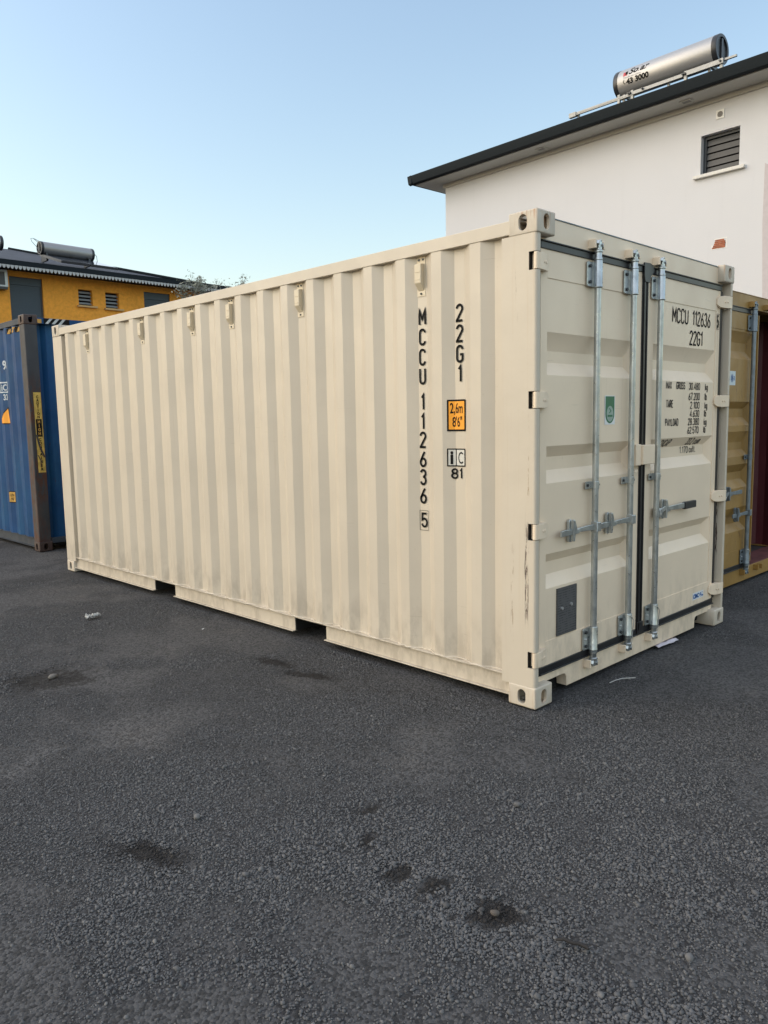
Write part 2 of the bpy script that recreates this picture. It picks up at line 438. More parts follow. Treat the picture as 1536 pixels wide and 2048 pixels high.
HZ = [(2.295, 2.385), (1.600, 1.690), (.915, 1.003), (.223, .312)]      # hinge spans
def door_post(root, W, H, right, mat):
    front = [(.003, .053), (.003, .020), (.0045, .014), (.008, .0095), (.013, .006), (.0365, .006), (.039, .0072), (.040, .010), (.040, .053)]
    notch = [(.003, .222), (.003, .053), (.040, .053), (.040, .088), (.098, .088), (.098, .222)]
    mb = MB(); z = .115; T = H - .115
    f = (lambda p: [(W - x, y) for x, y in p]) if right else (lambda p: p)
    mb.prism(f(notch), .115, T)
    for a_, b_ in sorted(HZ):
        mb.prism(f(front), z, a_); z = b_
    mb.prism(f(front), z, T)
    return mb.build('corner_post', mat, root)
def hinge(parent, W, z0, z1, right, mat):
    mb = MB(); f = (lambda x: W - x) if right else (lambda x: x)
    zc, hh = (z0 + z1) / 2, (z1 - z0) / 2 - .003
    # blade: thick barrel end, tapering towards the leaf, tip chamfered
    secs = [(.030, .004, .050, hh), (.060, .004, .050, hh), (.115, .018, .051, hh), (.150, .034, .051, hh * .86), (.172, .044, .051, hh * .45)]
    vs = []
    for x, ya, yb, h in secs: vs += [(f(x), ya, zc - h), (f(x), yb, zc - h), (f(x), yb, zc + h), (f(x), ya, zc + h)]
    fs = [(0, 1, 2, 3), (16, 19, 18, 17)]
    for i in range(4):
        for k in range(4): fs.append((i * 4 + k, i * 4 + (k + 1) % 4, (i + 1) * 4 + (k + 1) % 4, (i + 1) * 4 + k))
    mb.add(vs, fs)
    mb.cyl((f(.0165), .0165, zc - hh), (f(.0165), .0165, zc + hh), .0125, n=18)
    mb.box(min(f(.018), f(.034)), max(f(.018), f(.034)), .006, .026, zc - hh, zc + hh)
    for dx in (.078, .104): mb.cyl((f(dx), .004 + (dx - .06) * .25 + .004, zc), (f(dx), -.0005 + (dx - .06) * .25, zc), .008, n=10)
    return mb.build('hinge', mat, parent, bevel=.0025, seg=2)

DY = .052
def door_leaf(root, W, x0, x1, recs, mat, hinge_right, panel_edge):
    """leaf x0..x1; frame members, recessed horizontal corrugations"""
    zb, zt = .196, 2.418
    e0 = .032 if not hinge_right else .060          # visible edge bar width, hinge side or centre side
    pa = panel_edge[0]; pb = panel_edge[1]
    mb = MB()
    mb.box(x0, pa, DY, DY + .045, zb, zt); mb.box(pb, x1, DY, DY + .045, zb, zt)
    mb.box(pa, pb, DY, DY + .045, 2.276, zt); mb.box(pa, pb, DY, DY + .045, zb, .330)
    # hinge side edge strip standing 2 mm proud
    if not hinge_right: mb.box(x0, x0 + e0, DY - .0025, DY, zb + .003, zt - .003)
    else: mb.box(x1 - e0 * .4, x1, DY - .0025, DY, zb + .003, zt - .003)
    # panel with pressed corrugations
    yp = DY + .004; D = recs[0][4]
    zs = [.330]
    for (za, zb_, zc_, zd, _) in sorted(recs, key=lambda r: r[0]):     # za<zb<zc<zd
        lo, l2, h2, hi = za, zb_, zc_, zd
        mb.add([(pa, yp, zs[-1]), (pb, yp, zs[-1]), (pb, yp, lo), (pa, yp, lo)], [(0, 1, 2, 3)])
        ia, ib = pa + .055, pb - .055
        vs = [(pa, yp, lo), (pb, yp, lo), (ib, yp + D, l2), (ia, yp + D, l2), (ia, yp + D, h2), (ib, yp + D, h2), (pb, yp, hi), (pa, yp, hi)]
        mb.add(vs, [(0, 1, 2, 3), (3, 2, 5, 4), (4, 5, 6, 7), (0, 3, 4, 7), (1, 6, 5, 2)])
        zs.append(hi)
    mb.add([(pa, yp, zs[-1]), (pb, yp, zs[-1]), (pb, yp, 2.276), (pa, yp, 2.276)], [(0, 1, 2, 3)])
    mb.box(pa - .01, pb + .01, DY + .0455, DY + .047, .33, 2.276)
    d = mb.build('door', mat, root, bevel=.0022, seg=2)
    return d
def gasket(door, x0, x1, centre, mat=None):
    mb = MB()
    for a_, b_, lip in ((2.418, 2.462, 1), (.150, .196, -1)):
        mb.box(x0, x1, .045, .070, a_, b_)
        z1 = (b_ - .010, b_ - .002) if lip > 0 else (a_ + .004, a_ + .012)
        mb.box(x0, x1, .036, .045, z1[0], z1[1])
    if centre:
        c0, c1 = centre
        mb.box(c0, c1, .046, .080, .196, 2.418); mb.box(c0 + .008, c0 + .024, .038, .046, .18, 2.44); mb.box(c1 - .024, c1 - .012, .040, .046, .19, 2.43)
        mb.prism([(c0 - .004, 2.475), (c0 - .004, 2.40), (c0 + .008, 2.36), (c1 - .01, 2.36), (c1 + .006, 2.40), (c1 + .05, 2.437), (c1 + .03, 2.470), (c1 - .005, 2.478)], .034, .0445, 'y')
        mb.prism([(c0 - .002, .152), (c1 + .004, .152), (c1, .24), (c0, .24)], .038, .0445, 'y')
    return (mb.build if centre else mb.build_each)('gasket', M_rubber, door, bevel=.003, seg=2)

def lock_rod(door, x, hdl, mat, kmat, dull=False, hz=.920, seal_wire=True):
    yc = .018; r = .0185
    rod = MB().cyl((x, yc, .155), (x, yc, 2.475), r, n=24).build('lock_rod', mat, door, smooth=40)
    for s_, z0, z1 in ((1, 2.262, 2.412), (-1, .190, .335)):
        mb = MB()
        mb.lathe([(.021, z0), (.0265, z0 + .004), (.0265, z0 + .010), (.0245, z0 + .014), (.0245, z1 - .006), (.023, z1)], (x, yc), 20)
        mb.box(x - .020, x + .020, yc, DY + .002, z0 + .008, z1 - .008)
        mb.prism([(x - .078, z0 + .016), (x - .072, z0 + .008), (x + .0, z0 + .008), (x, z1 - .008), (x - .072, z1 - .008), (x - .078, z1 - .016)], DY - .014, DY - .006, 'y')
        mb.prism([(x, z0 + .012), (x + .060, z0 + .012), (x + .060, z1 - .012), (x, z1 - .012)], DY - .012, DY - .005, 'y')
        br = mb.build('rod_bracket', mat, door, bevel=.002, seg=2, smooth=40)
        bb = MB()
        for zz in (z0 + .032, z1 - .032):
            bb.cyl((x - .052, DY - .010, zz), (x - .052, DY - .023, zz), .0095, n=10)
            bb.cyl((x + .0215, yc - .006, zz), (x + .0275, yc - .013, zz), .005, n=8)
        bb.build_each('bolt', M_bolt if s_ > 0 else M_bolt, door, smooth=40)
        if s_ < 0: MB().cyl((x - .052, DY - .012, (z0 + z1) / 2), (x - .052, DY - .020, (z0 + z1) / 2), .006, n=10).build_each('rivet', M_rivet, door, smooth=40)
    # collars between bracket and cam
    mb = MB()
    mb.lathe([(.019, 2.412), (.0235, 2.414), (.0235, 2.424), (.020, 2.430), (.020, 2.452), (.0245, 2.456), (.0245, 2.464), (.019, 2.470), (.019, 2.482)], (x, yc), 20)
    mb.lathe([(.019, .132), (.0235, .136), (.0235, .146), (.019, .150), (.020, .172), (.0235, .176), (.0235, .188), (.019, .191)], (x, yc), 20)
    mb.build_each('rod_collar', mat, door, smooth=40)
    # cams: two-pronged heads turned into the keeper
    for zc in (2.496, .116):
        mb = MB()
        mb.box(x - .020, x + .016, yc - .014, yc + .030, zc - .018, zc + .018)
        for dx, dz, rr in ((-.020, .006, 20), (.022, -.002, -25)):
            m2 = MB().box(-.017, .017, -.013, .013, -.010, .010)
            T = Matrix.Translation((x + dx, yc - .004, zc + dz)) @ Matrix.Rotation(R(rr), 4, 'Y') @ Matrix.Rotation(R(25), 4, 'Z')
            mb.add([T @ Vector(v) for v in m2.v], m2.f)
        mb.cyl((x, yc - .002, zc + .012), (x + .006, yc - .012, zc + .026), .010, .007, n=10)
        mb.build('cam', mat, door, bevel=.004, seg=2, smooth=40)
        kb = MB()
        kb.box(x - .052, x - .036, .006, DY + .002, zc - .024, zc + .026)
        kb.box(x + .036, x + .052, .006, DY + .002, zc - .022, zc + .022)
        kb.box(x - .036, x + .036, .030, DY + .002, zc + (.014 if zc > 1 else -.026), zc + (.028 if zc > 1 else -.012))
        kb.build('cam_keeper', kmat, door, bevel=.004, seg=2)
    # mid clamp
    mb = MB(); zc = 1.165
    mb.cyl((x, yc, zc - .021), (x, yc, zc + .021), .0225, n=20)
    mb.box(x - .070, x, DY - .016, DY - .008, zc - .021, zc + .021); mb.box(x, x + .045, DY - .016, DY - .008, zc - .021, zc + .021)
    mb.box(x - .02, x + .02, yc, DY + .002, zc - .019, zc + .019)
    mb.build('rod_clamp', mat, door, bevel=.002, seg=2, smooth=40)
    MB().cyl((x - .055, DY - .012, zc), (x - .055, DY - .022, zc), .008, n=8).cyl((x + .026, yc - .004, zc), (x + .030, yc - .012, zc), .005, n=8).build_each('bolt', M_bolt, door, smooth=40)
    if seal_wire:
        MB().tube([(x - .040, yc - .022, .332), (x - .01, yc - .030, .322), (x + .028, yc - .026, .285), (x + .031, yc - .018, .24), (x + .030, yc - .016, .18), (x + .026, yc - .015, .145)], .0022, 6).build('seal_wire', M_rivet, door, smooth=60)
    if not hdl: return rod
    s_, Ln = hdl
    # hub riveted to the rod, handle bar, catch plate with two rounded lugs, hasp
    mb = MB(); z = hz
    if s_ < 0:
        mb.box(x - .028, x + .022, yc - .030, yc + .004, z - .024, z + .030)
        mb.box(x - .032, x - .024, yc - .034, yc + .008, z - .027, z + .033)
        hub = mb.build('handle_hub', mat, door, bevel=.004, seg=2)
        hb = MB()
        pts = [(x - .010, yc - .012, z + .002), (x - .09, yc - .006, z + .004), (x - .16, yc + .004, z + .000), (x - .22, yc + .008, z - .006), (x - .30, yc + .004, z - .002), (x - Ln, yc + .000, z - .004)]
        hs = [.017, .015, .012, .015, .018, .016]
        vs = []
        for (a_, b_, c_), h in zip(pts, hs): vs += [(a_, b_ - .006, c_ - h), (a_, b_ + .006, c_ - h), (a_, b_ + .006, c_ + h), (a_, b_ - .006, c_ + h)]
        fs = [(0, 1, 2, 3), (20, 23, 22, 21)] + [(i * 4 + k, i * 4 + (k + 1) % 4, i * 4 + 4 + (k + 1) % 4, i * 4 + 4 + k) for i in range(5) for k in range(4)]
        hb.add(vs, fs); hb.build('handle', mat, door, bevel=.003, seg=2)
        cx = x - .232
    else:
        mb.box(x + .012, x + .055, yc - .012, DY - .002, z - .040, z + .018)
        mb.build('handle_hub', mat, door, bevel=.004, seg=2)
        MB().cyl((x + .035, yc - .010, z - .018), (x + .035, yc - .018, z - .018), .008, n=10).build_each('rivet', M_rivet, door, smooth=40)
        hb = MB()
        pts = [(x + .020, yc - .012, z - .010), (x + .10, yc - .004, z + .010), (x + .16, yc + .002, z + .006), (x + .26, yc - .004, z + .004), (x + .34, yc - .008, z + .006), (x + .38, yc - .010, z + .006)]
        hs = [.018, .015, .011, .016, .018, .018]
        vs = []
        for (a_, b_, c_), h in zip(pts, hs): vs += [(a_, b_ - .006, c_ - h), (a_, b_ + .006, c_ - h), (a_, b_ + .006, c_ + h), (a_, b_ - .006, c_ + h)]
        fs = [(0, 1, 2, 3), (20, 23, 22, 21)] + [(i * 4 + k, i * 4 + (k + 1) % 4, i * 4 + 4 + (k + 1) % 4, i * 4 + 4 + k) for i in range(5) for k in range(4)]
        hb.add(vs, fs); hb.build('handle', mat, door, bevel=.003, seg=2)
        if Ln > .4: MB().box(x + .375, x + Ln, yc - .022, yc + .002, z - .020, z + .034 - .006).build('handle_grip', M_grip, door, bevel=.004, seg=2)
        cx = x + .125
    # catch
    mb = MB(); yb = yc + .014
    top = [(cx + .017 * math.cos(R(t)), z + .050 + .017 * math.sin(R(t))) for t in range(0, 181, 20)]
    bot = [(cx + .017 * math.cos(R(t)), z - .045 + .017 * math.sin(R(t))) for t in range(180, 361, 20)]
    mb.prism(top + bot, yb - .002, DY - .004, 'y')
    mb.prism([(cx - .006, z + .062), (cx + .010, z + .062), (cx + .030, z + .010), (cx + .055, z + .004), (cx + .055, z - .014), (cx + .012, z - .018), (cx + .008, z - .055), (cx - .006, z - .055)], yb - .026, yb - .002, 'y')
    mb.box(cx - .012, cx + .012, yb, DY, z + .032, z + .050); mb.box(cx - .012, cx + .012, yb, DY, z - .052, z - .036)
    mb.cyl((cx + .012, yb - .002, z + .052), (cx + .012, yb - .016, z + .052), .013, n=14)
    mb.build('handle_catch', mat, door, bevel=.003, seg=2)
    MB().cyl((cx + .012, yb - .016, z + .052), (cx + .012, yb - .019, z + .052), .006, n=10).cyl((cx + .004, yb - .002, z - .047), (cx + .004, yb - .010, z - .047), .006, n=10).build_each('bolt', M_bolt, door, smooth=40)
    return rod

def rails(root, W, L, H, mat, bmat, pockets):
    for m_ in (0, 1):
        f = (lambda x: W - x) if m_ else (lambda x: x)
        def bx(mb, xa, xb, *r): a_, b_ = sorted((f(xa), f(xb))); return mb.box(a_, b_, *r)
        mb = MB(); bx(mb, .004, .064, .165, L - .165, H - .105, H - .034); mb.build('top_side_rail', mat, root, bevel=.004, seg=2)
        mb = MB(); ys = [.165]
        for a_, b_ in pockets: ys += [a_, b_]
        ys.append(L - .165)
        for i in range(0, len(ys), 2):
            bx(mb, .030, .038, ys[i], ys[i + 1], .049, .153)
            bx(mb, .006, .055, ys[i], ys[i + 1], .043, .049)
        bx(mb, .004, .075, .165, L - .165, .153, .160)
        mb.build('bottom_side_rail', bmat, root, bevel=.0015, seg=1)
    for a_, b_ in pockets:
        mb = MB(); mb.box(.0385, W - .0385, a_ - .008, a_, .045, .152); mb.box(.0385, W - .0385, b_, b_ + .008, .045, .152); mb.box(.0385, W - .0385, a_ - .008, b_ + .008, .1465, .1525)
        mb.build('forklift_pocket', M_pock, root)
def weld_bead(root, pts, mat):
    rnd = random.Random(3); P = []
    for (a_, xa), (b_, xb) in zip(pts, pts[1:]):
        n = max(1, int((b_ - a_) / .02))
        for i in range(n):
            t = i / n; P.append((xa + (xb - xa) * t - .004 + rnd.uniform(-.003, .003), a_ + (b_ - a_) * t, .1625 + rnd.uniform(-.003, .003)))
    MB().tube(P, .0065, 6).build('weld_bead', mat, root, smooth=60)
def end_wall(root, W, H, y, mat, flipy=False):
    mb = MB(); x = .10; vs = []
    pts = [(.09, .03)]
    while x + .25 < W - .09: pts += [(x + .02, .03), (x + .07, .075), (x + .13, .075), (x + .18, .03)]; x += .25
    pts.append((W - .09, .03))
    vs, fs = [], []
    for px, d in pts:
        yy = y - d if flipy else y + d
        vs += [(px, yy, .15), (px, yy, H - .10)]
    for i in range(len(pts) - 1): fs.append((2 * i, 2 * i + 2, 2 * i + 3, 2 * i + 1))
    return MB().add(vs, fs).build('end_wall', mat, root, smooth=20)

def shell(root, W, L, H, mats, pockets, door_end=True, inner=None):
    """walls, roof, floor, frames common to every container"""
    body, frame, cast, low = mats
    pts = side_pts(L)
    wall_sheet(pts, .160, H - .104).build('side_wall', body, root, smooth=18)
    wall_sheet(pts, .160, H - .104, mirror=W).build('side_wall', body, root)
    rails(root, W, L, H, frame, low, pockets)
    MB().box(.064, W - .064, .12, L - .12, H - .040, H - .036).build('roof', body, root)
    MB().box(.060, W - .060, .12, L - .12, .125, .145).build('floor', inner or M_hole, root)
    end_wall(root, W, H, L, body, True)
    MB().box(.16, W - .16, L - .07, L - .01, H - .10, H - .02).build('end_header', frame, root, bevel=.003)
    MB().box(.16, W - .16, L - .07, L - .01, .03, .15).build('end_sill', frame, root, bevel=.003)
    for xx in (0, 1):
        p = [(.003, L - .003), (.003, L - .222), (.09, L - .222), (.09, L - .09), (.16, L - .09), (.16, L - .003)]
        if xx: p = [(W - q[0], q[1]) for q in p]
        MB().prism(p, .118, H - .118).build('corner_post', frame, root, bevel=.004)
    castings(root, W, L, H, cast)
def door_frame(root, W, H, mat, postmat):
    hd = MB(); hd.prism([(.095, H - .1285), (W - .095, H - .1285), (W - .095, H - .014), (.095, H - .014)], DY, .130, 'y')
    hd.build('door_header', mat, root, bevel=.003)
    MB().box(.165, W - .165, DY - .004, .135, H - .0140, H - .0095).build('header_lip', M_galvd if mat is M_door else mat, root)
    sl = MB().prism([(.098, .105), (.355, .105), (.372, .098), (.382, .08), (.385, .026), (W - .385, .026), (W - .382, .08), (W - .372, .098), (W - .355, .105), (W - .098, .105), (W - .098, .1495), (.098, .1495)], DY, .12, 'y')
    sl.build('door_sill', mat, root, bevel=.003)
    MB().box(.17, .385, .125, .16, .0, .14).box(W - .385, W - .17, .125, .16, .03, .14).build_each('sill_notch_shade', M_hole, root)  # black boxes painting the shade behind the sill notches
    door_post(root, W, H, False, postmat); door_post(root, W, H, True, postmat)
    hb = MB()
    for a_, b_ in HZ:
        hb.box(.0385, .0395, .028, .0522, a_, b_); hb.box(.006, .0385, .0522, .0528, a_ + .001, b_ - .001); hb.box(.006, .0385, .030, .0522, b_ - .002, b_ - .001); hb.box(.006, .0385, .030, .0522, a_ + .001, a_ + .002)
    hb.build_each('hinge_gap_shade', M_hole, root)  # black sheets line the hinge notches in place of their shade

# ================================================================== THE CREAM CONTAINER
c20 = thing('shipping_container', 'cream twenty foot steel container with closed double doors, largest thing in the yard', 'shipping container', (0, 0, 0), 0, 'shipping containers in the yard')
H20 = 2.591
PK = [(1.756, 2.104), (3.811, 4.175)]
shell(c20, CW, CL, H20, (M_cream, M_cream, M_cast, M_cream), PK)
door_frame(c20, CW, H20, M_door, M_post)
weld_bead(c20, SP, M_cream)
REC = [(1.777, 1.847, 1.906, 2.001, .042), (1.201, 1.270, 1.340, 1.401, .042), (.623, .692, .761, .816, .042)]
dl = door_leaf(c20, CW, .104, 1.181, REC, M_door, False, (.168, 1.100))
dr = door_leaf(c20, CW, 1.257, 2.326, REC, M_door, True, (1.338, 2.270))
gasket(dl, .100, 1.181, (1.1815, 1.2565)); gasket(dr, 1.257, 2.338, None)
MB().box(2.3265, 2.360, .046, .075, .1965, 2.4175).build('gasket', M_rubber, dr, bevel=.003)
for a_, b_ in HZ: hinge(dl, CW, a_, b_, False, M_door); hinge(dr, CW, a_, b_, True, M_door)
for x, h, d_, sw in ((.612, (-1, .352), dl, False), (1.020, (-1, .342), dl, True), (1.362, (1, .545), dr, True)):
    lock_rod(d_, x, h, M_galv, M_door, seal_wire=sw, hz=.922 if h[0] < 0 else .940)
# customs seal housing across the centre seal
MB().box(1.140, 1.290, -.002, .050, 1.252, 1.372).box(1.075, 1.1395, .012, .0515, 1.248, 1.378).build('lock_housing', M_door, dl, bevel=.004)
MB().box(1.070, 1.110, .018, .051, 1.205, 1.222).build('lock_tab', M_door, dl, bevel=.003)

# side vents
for k in (1, 5, 8, 10, 13, 17):
    y = .543 + PITCH * k - .0 + .003
    mb = MB(); mb.box(XR - .004, XR, y - .032, y + .032, 2.262, 2.486)
    v = mb.build('vent_cover', M_vent, c20, bevel=.0015)
    b = MB(); w2 = .025; z1, z0 = 2.445, 2.30
    b.add([(XR - .004, y - w2, z1), (XR - .004, y + w2, z1), (XR - .036, y + w2, z1 - .004), (XR - .036, y - w2, z1 - .004),
           (XR - .036, y - w2, z0 + .035), (XR - .036, y + w2, z0 + .035), (XR - .004, y + w2 * .9, z0 - .008), (XR - .004, y - w2 * .9, z0 - .008)],
          [(0, 1, 2, 3), (3, 2, 5, 4), (4, 5, 6, 7), (0, 3, 4, 7), (1, 6, 5, 2), (0, 7, 6, 1)])
    b.build('vent_hood', M_vent, v, bevel=.004)
    MB().box(XR - .038, XR - .0355, y - .018, y + .018, 2.395, 2.398).box(XR - .038, XR - .0355, y - .018, y + .018, 2.352, 2.355).build_each('vent_rib', M_vent, v)
    s = MB()
    for dy, dz in ((-.016, 2.468), (.016, 2.468), (0, 2.277)): s.cyl((XR - .004, y + dy, dz), (XR - .009, y + dy, dz), .0065, n=8)
    s.build_each('screw', M_bolt, v)

# side lettering, on the recessed panels
def mside(off, eps=.0042):
    return lambda u, v: (side_x(off - u, SP) - eps, off - u, v)
col1, col2 = .850, .568
mb = MB()
for ch, zt, yc in (('M', 2.195, .822), ('C', 2.081, .823), ('C', 1.966, .824), ('U', 1.857, .825), ('1', 1.706, .826), ('1', 1.592, .827), ('2', 1.485, .828), ('6', 1.372, .829), ('3', 1.264, .830), ('6', 1.154, .830), ('5', 1.003, .824)):
    if (ch, zt) in (('1', 1.706), ('5', 1.003)): mb.build('lettering', M_ink, c20); mb = MB()
    H = .099 if ch != '5' else .092
    wd = .060 if ch == 'M' else (.030 if ch == '1' else .054)
    gw = GL[ch][0]
    write(mb, ch, -wd / 2, zt - H, H, mside(yc), t=.14, width=wd)
mb.build('lettering', M_ink, c20)
mb = MB()
for ch, zt, yc in (('2', 2.190, .541), ('2', 2.078, .541), ('G', 1.966, .541), ('1', 1.856, .541)):
    wd = .030 if ch == '1' else .054
    write(mb, ch, -wd / 2, zt - .100, .100, mside(yc), t=.14, width=wd)
mb.build('lettering', M_ink, c20)
outline(MB(), -.034, .034, .895, 1.016, .0022, mside(.826)).build('check_digit_box', M_ink, c20)
# height sticker
hs = sheet(MB(), -.060, .060, 1.486, 1.664, mside(.560, .0034), 16, 1).build('height_sticker', M_ink, c20)
sheet(MB(), -.050, .050, 1.496, 1.654, mside(.560, .0046), 16, 1).build('sticker_field', M_orange, hs)
def bfs(s, size, xs, off, u0, v0, eps=.0056, align='CENTER', bold=.0):
    f = mside(off, eps); return font_mesh(s, size, xs, lambda u, v: f(u + u0, v + v0), align, bold=bold)
mjoin(bfs('2,6m', .082, .52, .560, -.002, 1.588, bold=.001), bfs("8'6\"", .078, .56, .560, .002, 1.512, bold=.001)).build('lettering', M_ink, hs)
# iC 81 mark
ic = outline(MB(), -.058, .058, 1.286, 1.388, .0065, mside(.563), 12)
sheet(ic, -.012, -.006, 1.293, 1.382, mside(.563))
mjoin(ic, bfs('i', .105, .8, .563, -.033, 1.302, eps=.0044, bold=.004)); mjoin(ic, bfs('C', .095, .58, .563, .024, 1.303, eps=.0044))
ic.build('lettering', M_ink, c20); ic = MB(); write(ic, '8', -.038, 1.214, .062, mside(.563), t=.17, width=.042); write(ic, '1', .014, 1.214, .062, mside(.563), t=.17, width=.022); ic.build('lettering', M_ink, c20)
sheet(MB(), -.0515, .0515, 1.2925, 1.3815, mside(.563, .0030), 12, 1).build('sticker_field', M_silverg if 0 else plain('pale_print_field', (.56, .55, .50), .45), c20)

# door lettering, following the pressed panel
def door_y(z):
    y0 = DY + .004
    if z > 2.276 or z < .330: return DY
    for a_, b_, c_, d_, D in REC:
        if a_ <= z <= d_:
            t = min(1, (z - a_) / (b_ - a_), (d_ - z) / (d_ - c_)); return y0 + D * t
    return y0
def mdoor(u, v): return (u, door_y(v) - .0022, v)
mb = MB()
write(mb, 'MCCU', 1.598, 2.150, .100, mdoor, t=.11, width=.235, track=.22)
write(mb, '112636', 1.895, 2.150, .100, mdoor, t=.11, width=.285, track=.22)
write(mb, '22G1', 1.858, 2.018, .100, mdoor, t=.12, width=.205, track=.22)
mb.build('lettering', M_ink, dr)
mb = MB(); write(mb, '5', 2.2745, 2.158, .090, lambda u, v: (u, DY - .0052, v), t=.12, width=.030); mb.build('lettering', M_ink, dr)
outline(MB(), 2.268, 2.311, 2.150, 2.256, .0025, lambda u, v: (u, DY - .0058, v)).build('check_digit_box', M_ink, dr)
mb = MB(); hh = .050; kw = dict(t=.14, track=.22)
for s, u, v, wd in (('MAX', 1.534, 1.722, .080), ('GROSS', 1.680, 1.722, .132), ('30.480', 1.868, 1.720, .175), ('kg', 2.125, 1.718, .045),
                    ('67.200', 1.868, 1.650, .175), ('lb', 2.122, 1.650, .036), ('TARE', 1.540, 1.600, .100), ('2.100', 1.895, 1.592, .147), ('kg', 2.125, 1.590, .045),
                    ('4.630', 1.895, 1.535, .147), ('lb', 2.120, 1.535, .036), ('PAYLOAD', 1.532, 1.480, .190), ('28.380', 1.868, 1.480, .175), ('kg', 2.120, 1.476, .045),
                    ('62.570', 1.863, 1.422, .175), ('lb', 2.116, 1.422, .036)):
    write(mb, s, u, v, hh if v < 1.6 or v > 1.7 else .052, mdoor, width=wd, **kw)
for s, u, v, wd, sl in (('CUCAP', 1.500, 1.345, .150, .25), ('33.2', 1.900, 1.345, .100, .25), ('cum', 2.020, 1.345, .090, .25), ('1.170', 1.838, 1.288, .130, 0), ('cuft.', 1.985, 1.288, .105, 0)):
    write(mb, s, u, v, .048, mdoor, width=wd, slant=sl, **kw)
mb.build('lettering', M_inkd, dr)
# green sticker
def md_(e): return lambda u, v: (u, door_y(v) - e, v)
g = sheet(MB(), .766, .884, 1.505, 1.674, md_(.0018)).build('green_sticker', M_white, dl)
poly = [(.774, 1.670), (.774, 1.575)] + [(.825 + .051 * math.cos(R(t)), 1.568 + .056 * math.sin(R(t))) for t in range(180, 361, 15)] + [(.876, 1.670)]
mb = MB(); mb.add([(u, DY + .004 - .0026, v) for u, v in poly], [tuple(range(len(poly)))]); mb.build('sticker_field', M_green, g)
pl = [(.825 + .039 * math.cos(R(t)), 1.568 + .046 * math.sin(R(t))) for t in range(0, 360, 12)]
mb = MB(); mb.add([(u, DY + .004 - .0034, v) for u, v in pl], [tuple(range(len(pl)))]); mb.build('sticker_emblem', M_silverg, g)
mb = MB(); ribbon(mb, [(.815, 1.600), (.834, 1.585), (.815, 1.572)], .007, lambda u, v: (u, DY + .004 - .0042, v))
sheet(mb, .797, .853, 1.550, 1.562, lambda u, v: (u, DY + .004 - .0042, v)); mb.build('lettering', M_green, g)
# data plate
pm = NT('engraved_plate')
wv = pm.n('ShaderNodeTexWave', wave_type='BANDS', bands_direction='Z'); wv.inputs['Scale'].default_value = 22; wv.inputs['Distortion'].default_value = .6; wv.inputs['Detail'].default_value = 3
pm.l(pm.tc.outputs['Object'], wv.inputs[0])
nn = pm.noise(1, pm.map((90, 90, 25)), detail=4)
pm.l(pm.mix(pm.math('MULTIPLY', pm.ramp(wv.outputs[1], .62, .85), pm.ramp(nn, .42, .55)), (.125, .125, .13), (.055, .055, .058)), pm.b.inputs['Base Color']); pm.b.inputs['Metallic'].default_value = .4; pm.b.inputs['Roughness'].default_value = .42
pt = MB().box(.277, .476, DY - .003, DY + .0035, .338, .608).build('data_plate', pm.m, dl)
mb = outline(MB(), .277, .476, .338, .608, .006, lambda u, v: (u, DY - .0042, v)); mb.build('plate_rim', M_plate, pt)
MB().cyl((.325, DY - .003, .490), (.325, DY - .010, .490), .009, n=12).cyl((.418, DY - .003, .500), (.418, DY - .010, .500), .009, n=12).build_each('rivet', M_rivet, pt, smooth=40)
lb = sheet(MB(), 2.012, 2.190, .232, .284, lambda u, v: (u, DY - .0012, v)).build('maker_label', M_white, dr)
mjoin(font_mesh('CIMC', .042, .92, lambda u, v: (u + 2.020, DY - .0022, v + .243), bold=.0022), font_mesh('\u4e2d\u96c6', .036, .9, lambda u, v: (u + 2.122, DY - .0022, v + .244), bold=.0012)).build('lettering', M_lblue, lb)

# ================================================================== YELLOW CONTAINER
YEL = (.30, .175, .045)
M_yel = paint('ochre_paint', YEL, .5, .10, dirt=(.13, .075, .03), dirt_amt=.75, chips=.03, chipcol=(.08, .035, .015))
M_ycast = cast_mat('ochre_casting_paint', YEL, (.12, .05, .025), .8)
M_mar = paint('maroon_interior_paint', (.085, .012, .018), .55, .1, dirt=(.03, .01, .01), dirt_amt=.5)
M_wood = plain('dark_plank_floor', (.050, .045, .042), .7, 0, .35, .002, 8)
yc_ = thing('shipping_container', 'ochre yellow container behind the cream one, right door open onto a maroon interior', 'shipping container', (2.842, .37, 0), 0, 'shipping containers in the yard')
shell(yc_, CW, CL, H20, (M_yel, M_yel, M_ycast, M_yel), PK, inner=M_wood)
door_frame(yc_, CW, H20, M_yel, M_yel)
YREC = [(2.02, 2.095, 2.165, 2.255, .042), (1.448, 1.520, 1.595, 1.655, .042), (1.175, 1.235, 1.300, 1.395, .042), (.895, .970, 1.035, 1.105, .042), (.505, .575, .640, .720, .042)]
yd = door_leaf(yc_, CW, .104, 1.185, YREC, M_yel, False, (.168, 1.100))
MB().box(1.1855, 1.200, .040, .10, .196, 2.418).build('door_edge', M_yel, yd, bevel=.003)
gasket(yd, .100, 1.160, None)
for a_, b_ in HZ: hinge(yd, CW, a_, b_, False, M_yel)
lock_rod(yd, .470, (1, .36), M_galvd, M_yel, seal_wire=False, hz=.86)
lock_rod(yd, 1.030, (-1, .342), M_galvd, M_yel, seal_wire=True, hz=.66)
